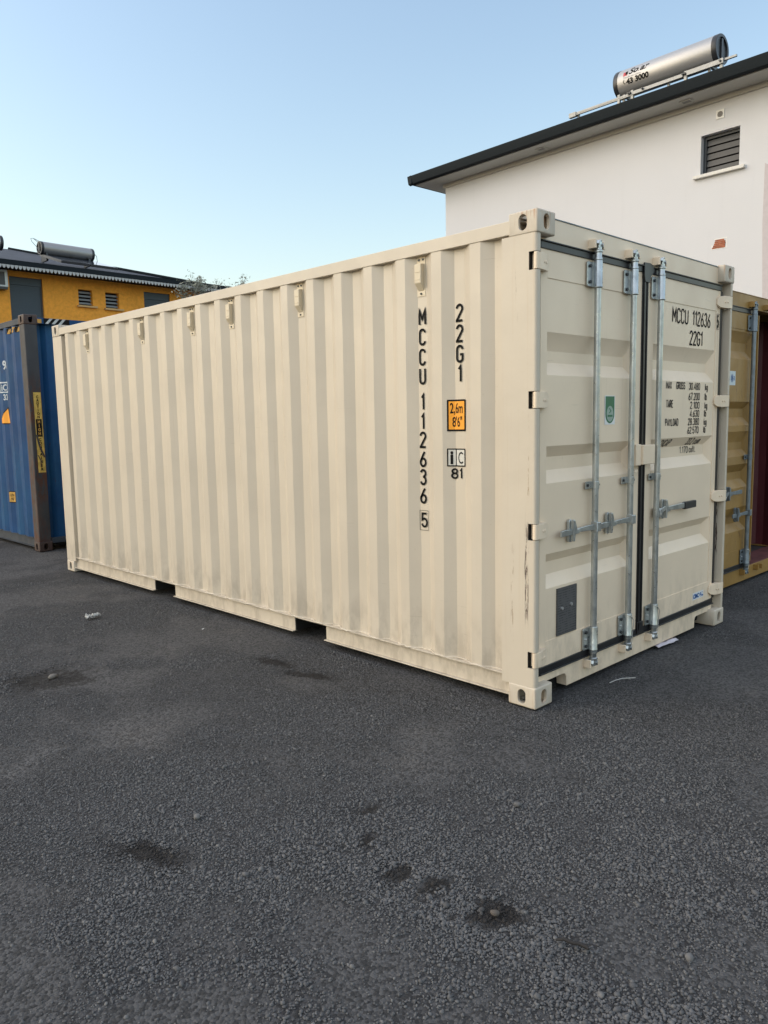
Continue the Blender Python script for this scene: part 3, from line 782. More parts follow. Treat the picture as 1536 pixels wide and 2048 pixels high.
# interior lining and threshold
wall_sheet([(.2, .075), (CL - .2, .075)], .146, H20 - .11).build('interior_lining', M_mar, yc_)
pts = side_pts(CL); wall_sheet([(y, x + .03) for y, x in pts], .146, H20 - .11, mirror=CW).build('interior_lining', M_mar, yc_)
MB().box(1.20, CW - .1, .053, .30, .150, .156).build('threshold_plate', plain('maroon_threshold', (.13, .045, .045), .6, 0, .35, .001, 9), yc_)
for x in (1.362, 1.826):
    for zc in (2.496, .116):
        MB().box(x - .052, x - .036, .006, DY + .002, zc - .024, zc + .026).box(x + .036, x + .052, .006, DY + .002, zc - .022, zc + .022).box(x - .036, x + .036, .030, DY + .002, zc - .02, zc + .0).build('cam_keeper', M_ycast, yc_, bevel=.004)
ys = sheet(MB(), .600, .745, 1.795, 1.915, lambda u, v: (u, DY + .0022, v)).build('blue_white_sticker', plain('pale_blue_vinyl', (.52, .62, .66), .4), yd)
mb = MB()
for t in range(0, 180, 30): ribbon(mb, [(.672 - .030 * math.cos(R(t)), 1.855 - .036 * math.sin(R(t))), (.672 + .030 * math.cos(R(t)), 1.855 + .036 * math.sin(R(t)))], .006, lambda u, v: (u, DY + .0010, v))
mjoin(mb, font_mesh('R', .05, .7, lambda u, v: (u + .606, DY + .0006, v + 1.838), bold=.002)); mjoin(mb, font_mesh('R', .05, .7, lambda u, v: (u + .706, DY + .0006, v + 1.838), bold=.002))
mb.build('sticker_emblem', M_lblue, ys)

# ================================================================== BLUE CONTAINER (high cube), seen on its closed front end
HB = 2.896; BX, BY = .265, 7.53
BLU = (.004, .050, .150)
M_blu = paint('blue_paint', BLU, .5, .16, spec=.25, dirt=(.055, .065, .075), dirt_amt=.8, chips=.015, chipcol=(.05, .028, .02), fade=(.012, .080, .185))
M_bpost = paint('weathered_grey_post_paint', (.032, .036, .042), .6, .25, dirt=(.085, .045, .028), dirt_amt=.95, chips=.17, chipcol=(.065, .022, .012), fade=(.095, .060, .042))
M_bcast = cast_mat('rusted_casting', (.045, .028, .026), (.07, .025, .015), .9)
M_brail = paint('faded_blue_rail', (.024, .036, .052), .6, .2, dirt=(.08, .06, .05), dirt_amt=.8, chips=.05)
bc = thing('shipping_container', 'blue high cube container with rusty corner post, left behind the cream one', 'shipping container', (BX, BY, 0), 0, 'shipping containers in the yard')
LB = 6.058
pts = side_pts(LB)
wall_sheet(pts, .160, HB - .104).build('side_wall', M_blu, bc); wall_sheet(pts, .160, HB - .104, mirror=CW).build('side_wall', M_blu, bc)
rails(bc, CW, LB, HB, M_brail, M_brail, [])
MB().box(.064, CW - .064, .06, LB - .06, HB - .040, HB - .036).build('roof', M_blu, bc)
MB().box(.06, CW - .06, .06, LB - .06, .125, .145).build('floor', M_hole, bc)
end_wall(bc, CW, HB, .05, M_blu); end_wall(bc, CW, HB, LB, M_blu, True)
for xx in (0, 1):
    for yy in (0, 1):
        p = [(.003, .012), (.012, .003), (.150, .003), (.150, .060), (.075, .060), (.075, .165), (.003, .165)]
        if xx: p = [(CW - q[0], q[1]) for q in p]
        if yy: p = [(q[0], LB - q[1]) for q in p]
        MB().prism(p, .118, HB - .118).build('corner_post', M_bpost, bc, bevel=.004)
bh = MB().box(.16, CW - .16, .010, .080, HB - .100, HB - .030).build('end_header', M_blu, bc, bevel=.003)
MB().box(.16, CW - .16, .010, .080, .09, .155).build('end_sill', M_brail, bc, bevel=.003)
MB().box(.30, .95, .25, .33, .02, .15).box(1.4, 2.1, .25, .33, .02, .15).build_each('crossmember', M_brail, bc)
castings(bc, CW, LB, HB, M_bcast)
# hazard stripes on header and side rail
def stripes(u0, u1, v0, v1, mp, step, par, m1, m2):
    sheet(MB(), u0, u1, v0, v1, mp(.0012)).build('hazard_stripe', m1, par)
    mb = MB(); u = u0 + step * .4; s = (v1 - v0) * .9
    while u + step + s < u1:
        mb.add([mp(.0022)(a_, b_) for a_, b_ in ((u, v0), (u + step * .9, v0), (u + step * .9 + s, v1), (u + s, v1))], [(0, 1, 2, 3)]); u += step * 1.9
    mb.build('hazard_stripe', m2, par)
M_stw = plain('dirty_white_vinyl', (.42, .45, .45), .5, 0, .2); M_sty = plain('faded_yellow_vinyl', (.48, .27, .05), .5, 0, .25)
stripes(.24, .56, HB - .098, HB - .032, lambda e: (lambda u, v: (u, .010 - e, v)), .042, bh, M_ink, M_stw)
sheet(MB(), .165, .215, HB - .095, HB - .045, lambda u, v: (u, .0075, v)).build('hazard_stripe', M_sty, bh)
sheet(MB(), -.66, -.24, HB - .185, HB - .118, lambda u, v: (side_x(-u, pts) - .002, -u, v), 12).build('hazard_stripe', M_ink, bc)
mb = MB()
for k in range(4):
    u = -.63 + k * .10; sheet(mb, u, u + .048, HB - .183, HB - .120, lambda a_, b_: (side_x(-a_ - (b_ - 2.7) * .5, pts) - .0035, -a_ - (b_ - 2.7) * .5, b_), 3, 1)
mb.build('hazard_stripe', M_sty, bc)
# caution strip
cs = sheet(MB(), .052, .142, .985, 1.965, lambda u, v: (u, .0012, v)).build('caution_strip', plain('worn_yellow_vinyl', (.52, .36, .08), .5, 0, .35, 0, 14), bc)
sheet(MB(), .062, .132, 1.425, 1.640, lambda u, v: (u, -.0002, v)).build('sticker_field', M_ink, cs)
mb = MB(); mw = MB(); z = 1.925
for i, ch in enumerate('CAUTION'): mjoin(mb, font_mesh(ch, .044, .85, lambda u, v: (u + .097, -.0014, v + 1.895 - i * .0405), 'CENTER', bold=.002))
for i, ch in enumerate('HIGH'): mjoin(mw, font_mesh(ch, .050, .85, lambda u, v: (u + .097, -.0016, v + 1.590 - i * .048), 'CENTER', bold=.002))
for i, ch in enumerate('CONTAINER'): mjoin(mb, font_mesh(ch, .048, .85, lambda u, v: (u + .097, -.0014, v + 1.375 - i * .0455), 'CENTER', bold=.002))
mb.build('lettering', M_ink, cs); mw.build('lettering', M_sty, cs)
# worn scrape across the strip
mb = MB(); ribbon(mb, [(.060, 1.45), (.075, 1.36), (.092, 1.29), (.118, 1.22), (.138, 1.17)], .022, lambda u, v: (u, -.0026, v)); ribbon(mb, [(.060, 1.20), (.090, 1.13), (.084, 1.05)], .012, lambda u, v: (u, -.0026, v)); mb.build('scrape', M_bpost, cs)
# side marks
def mblue(off, e=.003): return lambda u, v: (side_x(off - u, pts) - e - .002, off - u, v)
mb = MB(); mjoin(mb, font_mesh('4 90', .155, .80, lambda u, v: mblue(.765)(u, v + 2.29), 'RIGHT', bold=.004))
outline(mb, -.985, -.800, 1.99, 2.13, .016, lambda u, v: mblue(0)(u, v), 8); mjoin(mb, font_mesh('iC', .11, .9, lambda u, v: mblue(.885)(u, v + 2.02), 'CENTER', bold=.003)); mjoin(mb, font_mesh('33', .10, .8, lambda u, v: mblue(.87)(u, v + 1.90), 'CENTER', bold=.004))
mb.build('lettering', plain('faded_white_print', (.50, .56, .60), .5, 0, .2), bc)
def tri_strip(ya, yb, z0, z1, e, mat):     # a triangle sticker laid over the corrugation, apex at y = yb + .035
    mb = MB(); n = 36; vs = []; ap = yb + .045; f = mblue(0, e)
    for i in range(n + 1):
        y = ya + (yb - ya) * i / n; h = (ya - y) / (ya - ap) if y > ap else (y - yb) / (ap - yb); vs += [f(-y, z0), f(-y, z0 + (z1 - z0) * max(h, .001))]
    mb.add(vs, [(2 * i, 2 * i + 2, 2 * i + 3, 2 * i + 1) for i in range(n)]); return mb.build('warning_triangle', mat, bc)
tri_strip(1.095, .790, 1.588, 1.820, .0018, M_ink); tri_strip(1.065, .803, 1.600, 1.790, .0034, M_orange)
ss = sheet(MB(), -.945, -.815, .56, .71, mblue(0, .002), 8).build('height_sticker', M_ink, bc); sheet(MB(), -.938, -.822, .57, .70, mblue(0, .0032), 8).build('sticker_field', M_sty, ss)
mjoin(font_mesh('2,9m', .05, .6, lambda u, v: mblue(.88, .0045)(u, v + .645), 'CENTER', bold=.001), font_mesh("9'6\"", .05, .6, lambda u, v: mblue(.88, .0045)(u, v + .590), 'CENTER', bold=.001)).build('lettering', M_ink, ss)

# ================================================================== WHITE HOUSE (local frame: x into the wall, y towards the camera, z up)
HO = Vector((10.577, 9.766, 0)); ang = math.atan2(-.99916, -.04092) - math.pi / 2
def mirror_frame():
    D = Vector((.04092, .99916, 0)); IN = Vector((D.y, -D.x, 0))
    m_ = Matrix(((IN.x, -D.x, 0, HO.x), (IN.y, -D.y, 0, HO.y), (0, 0, 1, 0), (0, 0, 0, 1))); return m_
def wallmat(name, col, var, bump, sc=55, spots=0.):
    m = NT(name); n1 = m.noise(.8, detail=6); c = m.mix(m.ramp(n1, .3, .7), tuple(x * (1 + var) for x in col), tuple(x * (1 - var) for x in col))
    n2 = m.noise(sc, detail=5, rough=.6)
    if spots: c = m.mix(m.math('MULTIPLY', m.ramp(n2, .35, .7), spots), c, tuple(x * .55 for x in col))
    st = m.noise(1, m.map((9, 9, .5)), detail=6, rough=.6); c = m.mix(m.math('MULTIPLY', m.ramp(st, .55, .8), .10), c, tuple(x * .7 for x in col))
    m.l(c, m.b.inputs['Base Color']); m.b.inputs['Roughness'].default_value = .85; m.bump(n2, .6, bump); return m.m
M_wwall = wallmat('white_render', (.60, .605, .625), .012, .004)
M_soff = plain('soffit_board', (.45, .45, .42), .7, 0, .04); M_gut = plain('dark_grey_metal', (.012, .017, .021), .7, 0, .12); M_gut.node_tree.nodes['Principled BSDF'].inputs['Specular IOR Level'].default_value = .15
M_slat = plain('grey_louvre', (.060, .062, .064), .5, 0, .08); M_frame = plain('anthracite_frame', (.022, .030, .040), .4)
M_brick = plain('exposed_brick', (.33, .11, .055), .85, 0, .3, .006, 18)
hw = thing('white_house', 'white rendered house with dark grey gutter rising behind the cream container', 'house', (0, 0, 0))
hw.matrix_world = mirror_frame()
# reflections in the frame are handled by building meshes directly: keep right-handed parent
hw.matrix_world = Matrix.Translation(HO) @ Matrix.Rotation(math.atan2(-.04092, .99916), 4, 'Z')
# now local +y points away from the camera; flip the wall coordinate
def WY(y): return -y
def wbox(mb, x0, x1, y0, y1, z0, z1): return mb.box(x0, x1, WY(y1), WY(y0), z0, z1)
LW, DW, HW = 11.5, 9.0, 6.80
wy0, wy1, wz0, wz1 = 5.975, 6.635, 5.60, 6.243
mb = MB()
T = .20
wbox(mb, 0, T, 0, wy0, 0, HW); wbox(mb, 0, T, wy1, LW, 0, HW); wbox(mb, 0, T, wy0, wy1, 0, wz0); wbox(mb, 0, T, wy0, wy1, wz1, HW)
wbox(mb, T, DW, 0, T, 0, HW); wbox(mb, T, DW, LW - T, LW, 0, HW); wbox(mb, DW - T, DW, T, LW - T, 0, HW)
mb.build('wall', M_wwall, hw)
# roof: low hip, thin edge
OV = .50
ro = MB(); e0 = HW + .12; pk = 5.0
A = (-OV, WY(-OV), e0); B = (-OV, WY(LW + OV), e0); C_ = (DW + OV, WY(LW + OV), e0); D_ = (DW + OV, WY(-OV), e0)
r1 = (DW / 2, WY(DW / 2), e0 + 1.05); r2 = (DW / 2, WY(LW - DW / 2), e0 + 1.05)
ro.add([A, B, C_, D_, r1, r2], [(0, 1, 5, 4), (1, 2, 5), (2, 3, 4, 5), (3, 0, 4), (0, 3, 2, 1)])
ro.build('roof', M_gut, hw)
wbox(MB(), -OV + .02, DW + OV - .02, -OV + .02, LW + OV - .02, HW - .004, HW + .012).build('soffit', M_soff, hw)
MB().add([], []) 
wbox(MB(), -.035, 0.002, -.035, LW, HW - .085, HW - .004).build('wall_trim', M_soff, hw)
gp = [(-OV - .10, .10), (-OV - .115, .19), (-OV - .085, .20), (-OV - .08, .205), (-OV - .0, .205), (-OV + .03, .03), (-OV - .02, .0), (-OV - .08, .02)]
def prism_y(mb, poly, y0, y1): return mb.prism([(x, z + HW) for x, z in poly], WY(y1), WY(y0), 'y')
g = MB(); prism_y(g, gp, -OV - .11, LW + OV)
g.build('gutter', M_gut, hw, bevel=.012)
g = MB(); g.prism([(-WY(0) + OV + .11 - 0, 0)], 0, 0) if 0 else None
# gutter of the adjoining eave
g2 = MB(); g2.prism([(OV + .10, HW + .10), (OV + .115, HW + .19), (OV, HW + .205), (OV - .03, HW + .03), (OV + .02, HW), (OV + .08, HW + .02)], -OV - .11, DW + OV, 'x')
g2.build('gutter', M_gut, hw, bevel=.012)
# soffit lights
for y in (2.84, 5.83):
    f = wbox(MB(), -.33, -.19, y - .10, y + .10, HW - .022, HW - .0045).build('soffit_light', M_soff, hw, bevel=.004)
    wbox(MB(), -.305, -.215, y - .07, y + .07, HW - .0245, HW - .0225).build('light_lens', plain('lens_grey', (.12, .12, .12), .3), f)
# window with slats
wf = MB(); wbox(wf, .10, .16, wy0, wy0 + .05, wz0, wz1); wbox(wf, .10, .16, wy1 - .04, wy1, wz0, wz1); wbox(wf, .10, .16, wy0 + .05, wy1 - .04, wz1 - .05, wz1); wbox(wf, .10, .16, wy0 + .05, wy1 - .04, wz0, wz0 + .03)
wf = wf.build('window', M_frame, hw)
n_s = 5; zz = (wz1 - .05 - wz0 - .03) / n_s
for k in range(n_s):
    z0 = wz0 + .03 + zz * k
    m_ = MB(); y0, y1 = wy0 + .05, wy1 - .04
    m_.add([(.118, WY(y0), z0 + .004), (.118, WY(y1), z0 + .004), (.140, WY(y1), z0 + zz - .014), (.140, WY(y0), z0 + zz - .014),
            (.124, WY(y0), z0 + .004), (.124, WY(y1), z0 + .004), (.146, WY(y1), z0 + zz - .014), (.146, WY(y0), z0 + zz - .014)],
           [(0, 1, 2, 3), (4, 7, 6, 5), (0, 4, 5, 1), (1, 5, 6, 2), (2, 6, 7, 3), (3, 7, 4, 0)])
    m_.build('slat', M_slat, wf)
wbox(MB(), .17, .19, wy0, wy1, wz0, wz1).build('dark_room_sheet', M_hole, wf)  # black sheet stands for the unlit room behind the slats
wbox(MB(), -.07, .10, wy0 - .10, wy1 + .11, wz0 - .055, wz0).build('sill', plain('sill_stone', (.66, .65, .61), .7), wf, bevel=.006)
vg = wbox(MB(), -.014, .002, 6.228, 6.366, 6.440, 6.580).build('vent_grille', plain('white_plastic', (.74, .73, .70), .4), hw, bevel=.003)
MB().cyl((-.0135, WY(6.297), 6.51), (-.017, WY(6.297), 6.51), .046, n=20).build('vent_opening', plain('dark_mesh', (.07, .065, .06), .6), vg)
sl = MB()
for k in range(-2, 3): wbox(sl, -.020, -.0172, 6.297 - .042, 6.297 + .042, 6.51 + k * .017 - .003, 6.51 + k * .017 + .003)
sl.build('vent_slat', plain('grille_bars', (.30, .28, .26), .5), vg)
# exposed brick patch: ragged courses where a fitting was removed
mb = MB(); rnd = random.Random(4)
for k in range(5):
    z0 = 4.338 + k * .029; xl = 6.225 + k * .012 + rnd.uniform(-.008, .008); xr = 6.462 - k * .006 + rnd.uniform(-.012, .012)
    y = xl
    while y < xr - .015:
        y2 = min(xr, y + rnd.uniform(.07, .13)); wbox(mb, -.004 - rnd.uniform(0, .006), .01, y, y2 - .004, z0, z0 + .025); y = y2
mb.build('brick_patch', M_brick, hw)
mb = MB(); wbox(mb, -.003, .001, 6.212, 6.478, 4.328, 4.345); wbox(mb, -.003, .001, 6.212, 6.232, 4.345, 4.40); wbox(mb, -.003, .001, 6.468, 6.480, 4.345, 4.47); wbox(mb, -.003, .001, 6.26, 6.478, 4.486, 4.500)
mb.build('plaster_edge', plain('broken_plaster', (.78, .76, .72), .9, 0, .05, .004, 40), hw)
mb = MB(); mb.add([(-.004, WY(y), z) for y, z in ((7.055, 5.55), (7.09, 5.52), (8.6, 5.5), (8.6, 3.2), (7.10, 3.2), (7.075, 3.9), (7.05, 4.6))], [(0, 1, 2, 3, 4, 5, 6)])
mb.build('bare_patch', plain('lilac_grey_plaster', (.50, .46, .47), .9, 0, .05, .004, 12), hw)

# solar water heater on the white roof (stands on it: a thing of its own), built in the same local frame
def heater(name_label, base, length, rad, axis_xf, text=False, rails_=True, body=None, ends=None, cable=False):
    t = thing('solar_water_heater', name_label, 'water heater', (0, 0, 0)); t.matrix_world = axis_xf
    # local: x along the tank, z up, tank axis at height rad+.10
    zc = rad + .10
    prof = [(0, rad * .985), (.012, rad), (length - .012, rad), (length, rad * .985)]
    n = 48; mb = MB(); vs = []
    for x, r in prof:
        for k in range(n): a_ = 2 * math.pi * k / n; vs.append((x, r * math.cos(a_), zc + r * math.sin(a_)))
    fs = [(i * n + k, i * n + (k + 1) % n, (i + 1) * n + (k + 1) % n, (i + 1) * n + k) for i in range(3) for k in range(n)]
    mb.add(vs, fs); mb.build('tank', body, t, smooth=40)
    for s_, x in ((-1, 0), (1, length)):
        ec = MB(); pr = [(x - s_ * .004, rad * 1.012), (x + s_ * .075, rad * 1.012), (x + s_ * .085, rad * .99), (x + s_ * .085, rad * .80), (x + s_ * .060, rad * .78), (x + s_ * .060, 0.0005)]
        vs = []
        for xx, r in pr:
            for k in range(n): a_ = 2 * math.pi * k / n; vs.append((xx, r * math.cos(a_), zc + r * math.sin(a_)))
        ec.add(vs, [(i * n + k, i * n + (k + 1) % n, (i + 1) * n + (k + 1) % n, (i + 1) * n + k) for i in range(5) for k in range(n)])
        e_ = ec.build('end_cap', ends, t, smooth=40)
        MB().box(min(x + s_ * .058, x + s_ * .085), max(x + s_ * .058, x + s_ * .085), -.03, .03, zc - rad * .7, zc + rad * .7).cyl((x + s_ * .06, .06, zc - rad * .6), (x + s_ * .10, .06, zc - rad * .6), .03, n=12).build('cap_fitting', ends, e_)
    return t, zc
M_tank = plain('brushed_tank_steel', (.40, .40, .40), .48, .65, .03); M_tankd = plain('weathered_tank_steel', (.30, .30, .30), .42, .7, .05)
M_cap = plain('black_tank_cap', (.018, .020, .024), .4); M_alu = plain('aluminium_rail', (.27, .28, .28), .45, .4, .15)
Xt = .62; y0t, y1t = 4.10, 5.92; rt_ = .248
# tank local x runs towards the camera side (local -y of the house)
loc_ = Matrix.Translation((Xt, WY(y0t), 7.46)) @ Matrix.Rotation(R(-90), 4, 'Z')
tw, zc = heater('silver solar water heater tank lettered Solar, above the white house gutter', None, y1t - y0t, rt_, hw.matrix_world @ loc_, body=M_tank, ends=M_cap)
# local frame now: +x along the tank to the camera's right, +y into the building? check side facing the yard
def on_tank(u, v):   # u along tank, v height along the curved face looking from the yard
    a_ = v / (rt_ + .0015); return (u, -(rt_ + .0015) * math.cos(a_), zc + (rt_ + .0015) * math.sin(a_))
mb = font_mesh('Solar', .165, 1.15, lambda u, v: on_tank(u + .235, v + .055), shear=.35, bold=.004); mb.build('lettering', M_ink, tw)
mb = font_mesh('43 3000', .130, 1.05, lambda u, v: on_tank(u + .20, v - .110), bold=.006)
ribbon(mb, [(.155, -.02), (.135, -.05), (.15, -.085), (.175, -.09)], .012, lambda u, v: on_tank(u, v - .0)); mb.build('lettering', M_ink, tw)
mb = font_mesh('Chauffe-eau solaire', .050, .92, lambda u, v: on_tank(u + .135, v - .002)); mb.build('lettering', plain('grey_print', (.18, .18, .19), .5), tw)
sheet(MB(), .130, .215, .045, .125, on_tank, 2, 4).build('logo', plain('red_print', (.45, .03, .04), .4), tw); sheet(MB(), .175, .222, .062, .130, lambda u, v: (on_tank(u, v)[0], on_tank(u, v)[1] - .001, on_tank(u, v)[2]), 2, 4).build('logo', M_ink, tw)
# frame rails below, long one running past the tank to the left
fr = MB()
fr.box(-1.02, .55, -.245, -.205, .005, .060); fr.box(-.98, .30, -.250, -.2455, .025, .040)
fr.box(.30, 1.32, -.262, -.222, .010, .070); fr.box(1.40, 2.05, -.275, -.225, .005, .085)
fr.box(-1.06, -.90, -.26, -.19, -.015, .07)
for x in (.02, .30, 1.34, 1.98): fr.box(x, x + .05, -.25, -.20, -.13, .10)
for x in (.1, 1.75): fr.box(x, x + .05, -.20, .24, .04, .09)
for x in (-.9, .1, 1.0, 1.75): fr.box(x, x + .04, -.20, -.16, -.42, .06)
for x in (.1, 1.0, 1.75): fr.box(x, x + .04, .17, .21, -.42, .06)
fr.box(2.0, 2.26, -.24, -.20, .05, .085)
fr.build('support_frame', M_alu, tw, bevel=.004)
sc_ = MB()
for x in (.26, .30, .55, 1.33, 1.37, 2.0): sc_.cyl((x, -.262, .05), (x, -.30, .05), .018, n=8)
sc_.build_each('bolt', M_bolt, tw)

# ================================================================== ORANGE HOUSE
M_or = wallmat('orange_roughcast', (.92, .385, .045), .05, .03, 9, .35)
M_roofb = NT('blue_grey_sheet_roof'); wv = M_roofb.n('ShaderNodeTexWave', wave_type='BANDS', bands_direction='X'); wv.inputs['Scale'].default_value = 3.0; M_roofb.l(M_roofb.tc.outputs['Object'], wv.inputs[0])
M_roofb.l(M_roofb.mix(M_roofb.ramp(M_roofb.noise(3, detail=6), .3, .7), (.040, .045, .060), (.026, .029, .039)), M_roofb.b.inputs['Base Color']); M_roofb.b.inputs['Roughness'].default_value = .65; M_roofb.b.inputs['Specular IOR Level'].default_value = .25; M_roofb.bump(wv.outputs[1], .35, .03); M_roofb = M_roofb.m
M_shut = plain('slate_roller_shutter', (.040, .060, .078), .45, 0, .05)
oh = thing('orange_house', 'orange roughcast house with a blue grey hipped roof, far left', 'house', (0, 24.0, 0))
OX0, OX1, OH = -8.0, 13.35, 6.49
mb = MB(); op = [(5.985, 7.02, 4.0, 6.275), (8.195, 8.68, 5.56, 6.085), (9.14, 9.63, 5.54, 6.075), (10.575, 11.61, 4.0, 6.235)]
x = OX0
for a_, b_, z0, z1 in op:
    mb.box(x, a_, 0, .22, 0, OH); mb.box(a_, b_, 0, .22, 0, z0); mb.box(a_, b_, 0, .22, z1, OH); x = b_
mb.box(x, OX1, 0, .22, 0, OH); mb.box(OX0, OX1, 10.8, 11, 0, OH); mb.box(OX0, OX0 + .2, .22, 10.8, 0, OH); mb.box(OX1 - .2, OX1, .22, 10.8, 0, OH)
mb.build('wall', M_or, oh)
ez = 6.50; ov = .62; xr_ = OX1 + ov; d_ = 5.75
ro = MB(); ap = 8.17
v = [(OX0 - ov, -ov, ez), (xr_, -ov, ez), (xr_, 11 + ov, ez), (OX0 - ov, 11 + ov, ez), (OX0 + 5, -ov + d_, ap - .45), (xr_ - d_ - .35, -ov + d_, ap)]
ro.add(v, [(0, 1, 5, 4), (1, 2, 5), (2, 3, 4, 5), (3, 0, 4), (0, 3, 2, 1)]); ro.build('roof', M_roofb, oh)
MB().tube([(xr_ - d_ - .35, -ov + d_, ap + .02), (xr_ + .02, -ov - .02, ez + .05)], .05, 6).build('hip_cap', M_gut, oh)
MB().prism([(-ov - .14, ez - .02), (-ov - .14, ez + .13), (-ov + .02, ez + .13), (-ov + .02, ez - .06), (-ov - .08, ez - .06)], OX0 - ov, xr_ + .12, 'x').prism([(xr_, ez - .05), (xr_ + .14, ez), (xr_ + .14, ez + .13), (xr_, ez + .13)], -ov - .1, 11 + ov, 'y').build('gutter', M_gut, oh)
MB().box(OX0 - ov, xr_, -ov + .021, 0, ez - .055, ez - .03).box(OX1 + .001, xr_, 0, 11, ez - .055, ez - .03).build('soffit', M_gut, oh)
# scalloped trim board
mb = MB(); x = OX0 - ov; n_ = 0
while x < xr_ - .12:
    mb.add([(x, -ov - .150, ez - .03), (x + .110, -ov - .150, ez - .03), (x + .106, -ov - .150, ez - .075), (x + .084, -ov - .150, ez - .125), (x + .055, -ov - .150, ez - .145), (x + .026, -ov - .150, ez - .125), (x + .004, -ov - .150, ez - .075)], [(0, 1, 2, 3, 4, 5, 6)])
    x += .120
mb.build('scalloped_trim', plain('pale_trim_paint', (.42, .43, .42), .6), oh, solid=.012)
for a_, b_, z0, z1 in (op[0], op[3]):
    sh = MB(); sh.box(a_, b_, .10, .12, z0, z1 - .24); sh.box(a_, b_, .06, .12, z1 - .24, z1)
    z = z0
    while z < z1 - .25: sh.box(a_ + .05, b_ - .05, .092, .10, z, z + .045); z += .055
    s = sh.build('roller_shutter', M_shut, oh)
    MB().box(a_, a_ + .045, .075, .0999, z0, z1 - .24).box(b_ - .045, b_, .075, .0999, z0, z1 - .24).build('shutter_guide', M_slat, s)
for a_, b_, z0, z1 in op[1:3]:
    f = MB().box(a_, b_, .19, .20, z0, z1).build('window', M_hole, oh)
    for k in range(4):
        z = z0 + .055 + k * .118
        MB().add([(a_ + .02, .06, z), (b_ - .02, .06, z), (b_ - .02, .14, z + .065), (a_ + .02, .14, z + .065), (a_ + .02, .066, z - .008), (b_ - .02, .066, z - .008), (b_ - .02, .146, z + .057), (a_ + .02, .146, z + .057)],
                 [(0, 1, 2, 3), (4, 7, 6, 5), (0, 4, 5, 1), (1, 5, 6, 2), (2, 6, 7, 3), (3, 7, 4, 0)]).build('slat', plain('pale_slat', (.34, .37, .39), .45) if k == 0 and a_ < 9 else bpy.data.materials['pale_slat'], f)
    MB().box(a_ - .07, b_ + .12, -.10, .06, z0 - .065, z0 - .005).build('sill', plain('ochre_sill', (.60, .38, .16), .7), f)
ac = thing('air_conditioner', 'white air conditioner unit on the orange wall at the left picture edge', 'air conditioner', (5.45, 23.68, 5.86))
MB().box(-.42, .40, 0, .30, .0, .54).build('housing', plain('aged_white_plastic', (.60, .64, .63), .45), ac, bevel=.03)
MB().box(-.3, .3, -.004, .0, .06, .46).build('grille', M_slat, ac)
MB().box(-.40, .38, .02, .32, -.06, -.001).build('bracket', M_bolt, ac)
# heater tanks on the orange roof
sl_ = math.atan2(ap - ez, d_)
xf = Matrix.Translation((7.53, 25.15, 7.20)) @ Matrix.Rotation(R(2), 4, 'Z')
to, zo = heater('grey solar water heater tank with flat collectors on the orange house roof', None, 1.70, .215, xf, body=M_tankd, ends=M_cap)
MB().box(.05, .12, -.2, .2, -.12, .14).box(1.55, 1.62, -.2, .2, -.12, .14).build_each('support_frame', M_bolt, to)
cm = Matrix.Translation((0, -.05, .02)) @ Matrix.Rotation(sl_, 4, 'X')
for k in range(2):
    MB().box(-.02 + k * 1.0, .96 + k * 1.0, -1.45, .22, -.0, .08).build_each('collector_panel', plain('collector_frame', (.03, .033, .04), .35), to, xf=cm)
    MB().box(.02 + k * 1.0, .92 + k * 1.0, -1.41, .18, .081, .086).build('collector_glass', plain('collector_glass', (.07, .08, .10), .12, .3), to, xf=cm)
MB().tube([(-.05, .10, .50), (-.22, .10, .62), (-.30, .1, .60), (-.28, .08, .50), (-.12, .02, .30), (-.05, -.05, .12)], .010, 6).tube([(1.78, 0, .45), (1.95, 0, .30), (2.0, .05, .0)], .010, 6).tube([(0, .05, .52), (-.2, .05, .60)], .008, 6).build_each('pipe', M_alu, to)
xf = Matrix.Translation((4.55, 25.2, 7.17)) @ Matrix.Rotation(R(0), 4, 'Z')
t3, z3 = heater('dark round water heater end cut by the left picture edge, on the orange house roof', None, 1.62, .235, xf, body=M_tankd, ends=M_cap)
MB().box(.2, .27, -.2, .2, -.12, .14).box(1.3, 1.37, -.2, .2, -.12, .14).build_each('support_frame', M_bolt, t3)

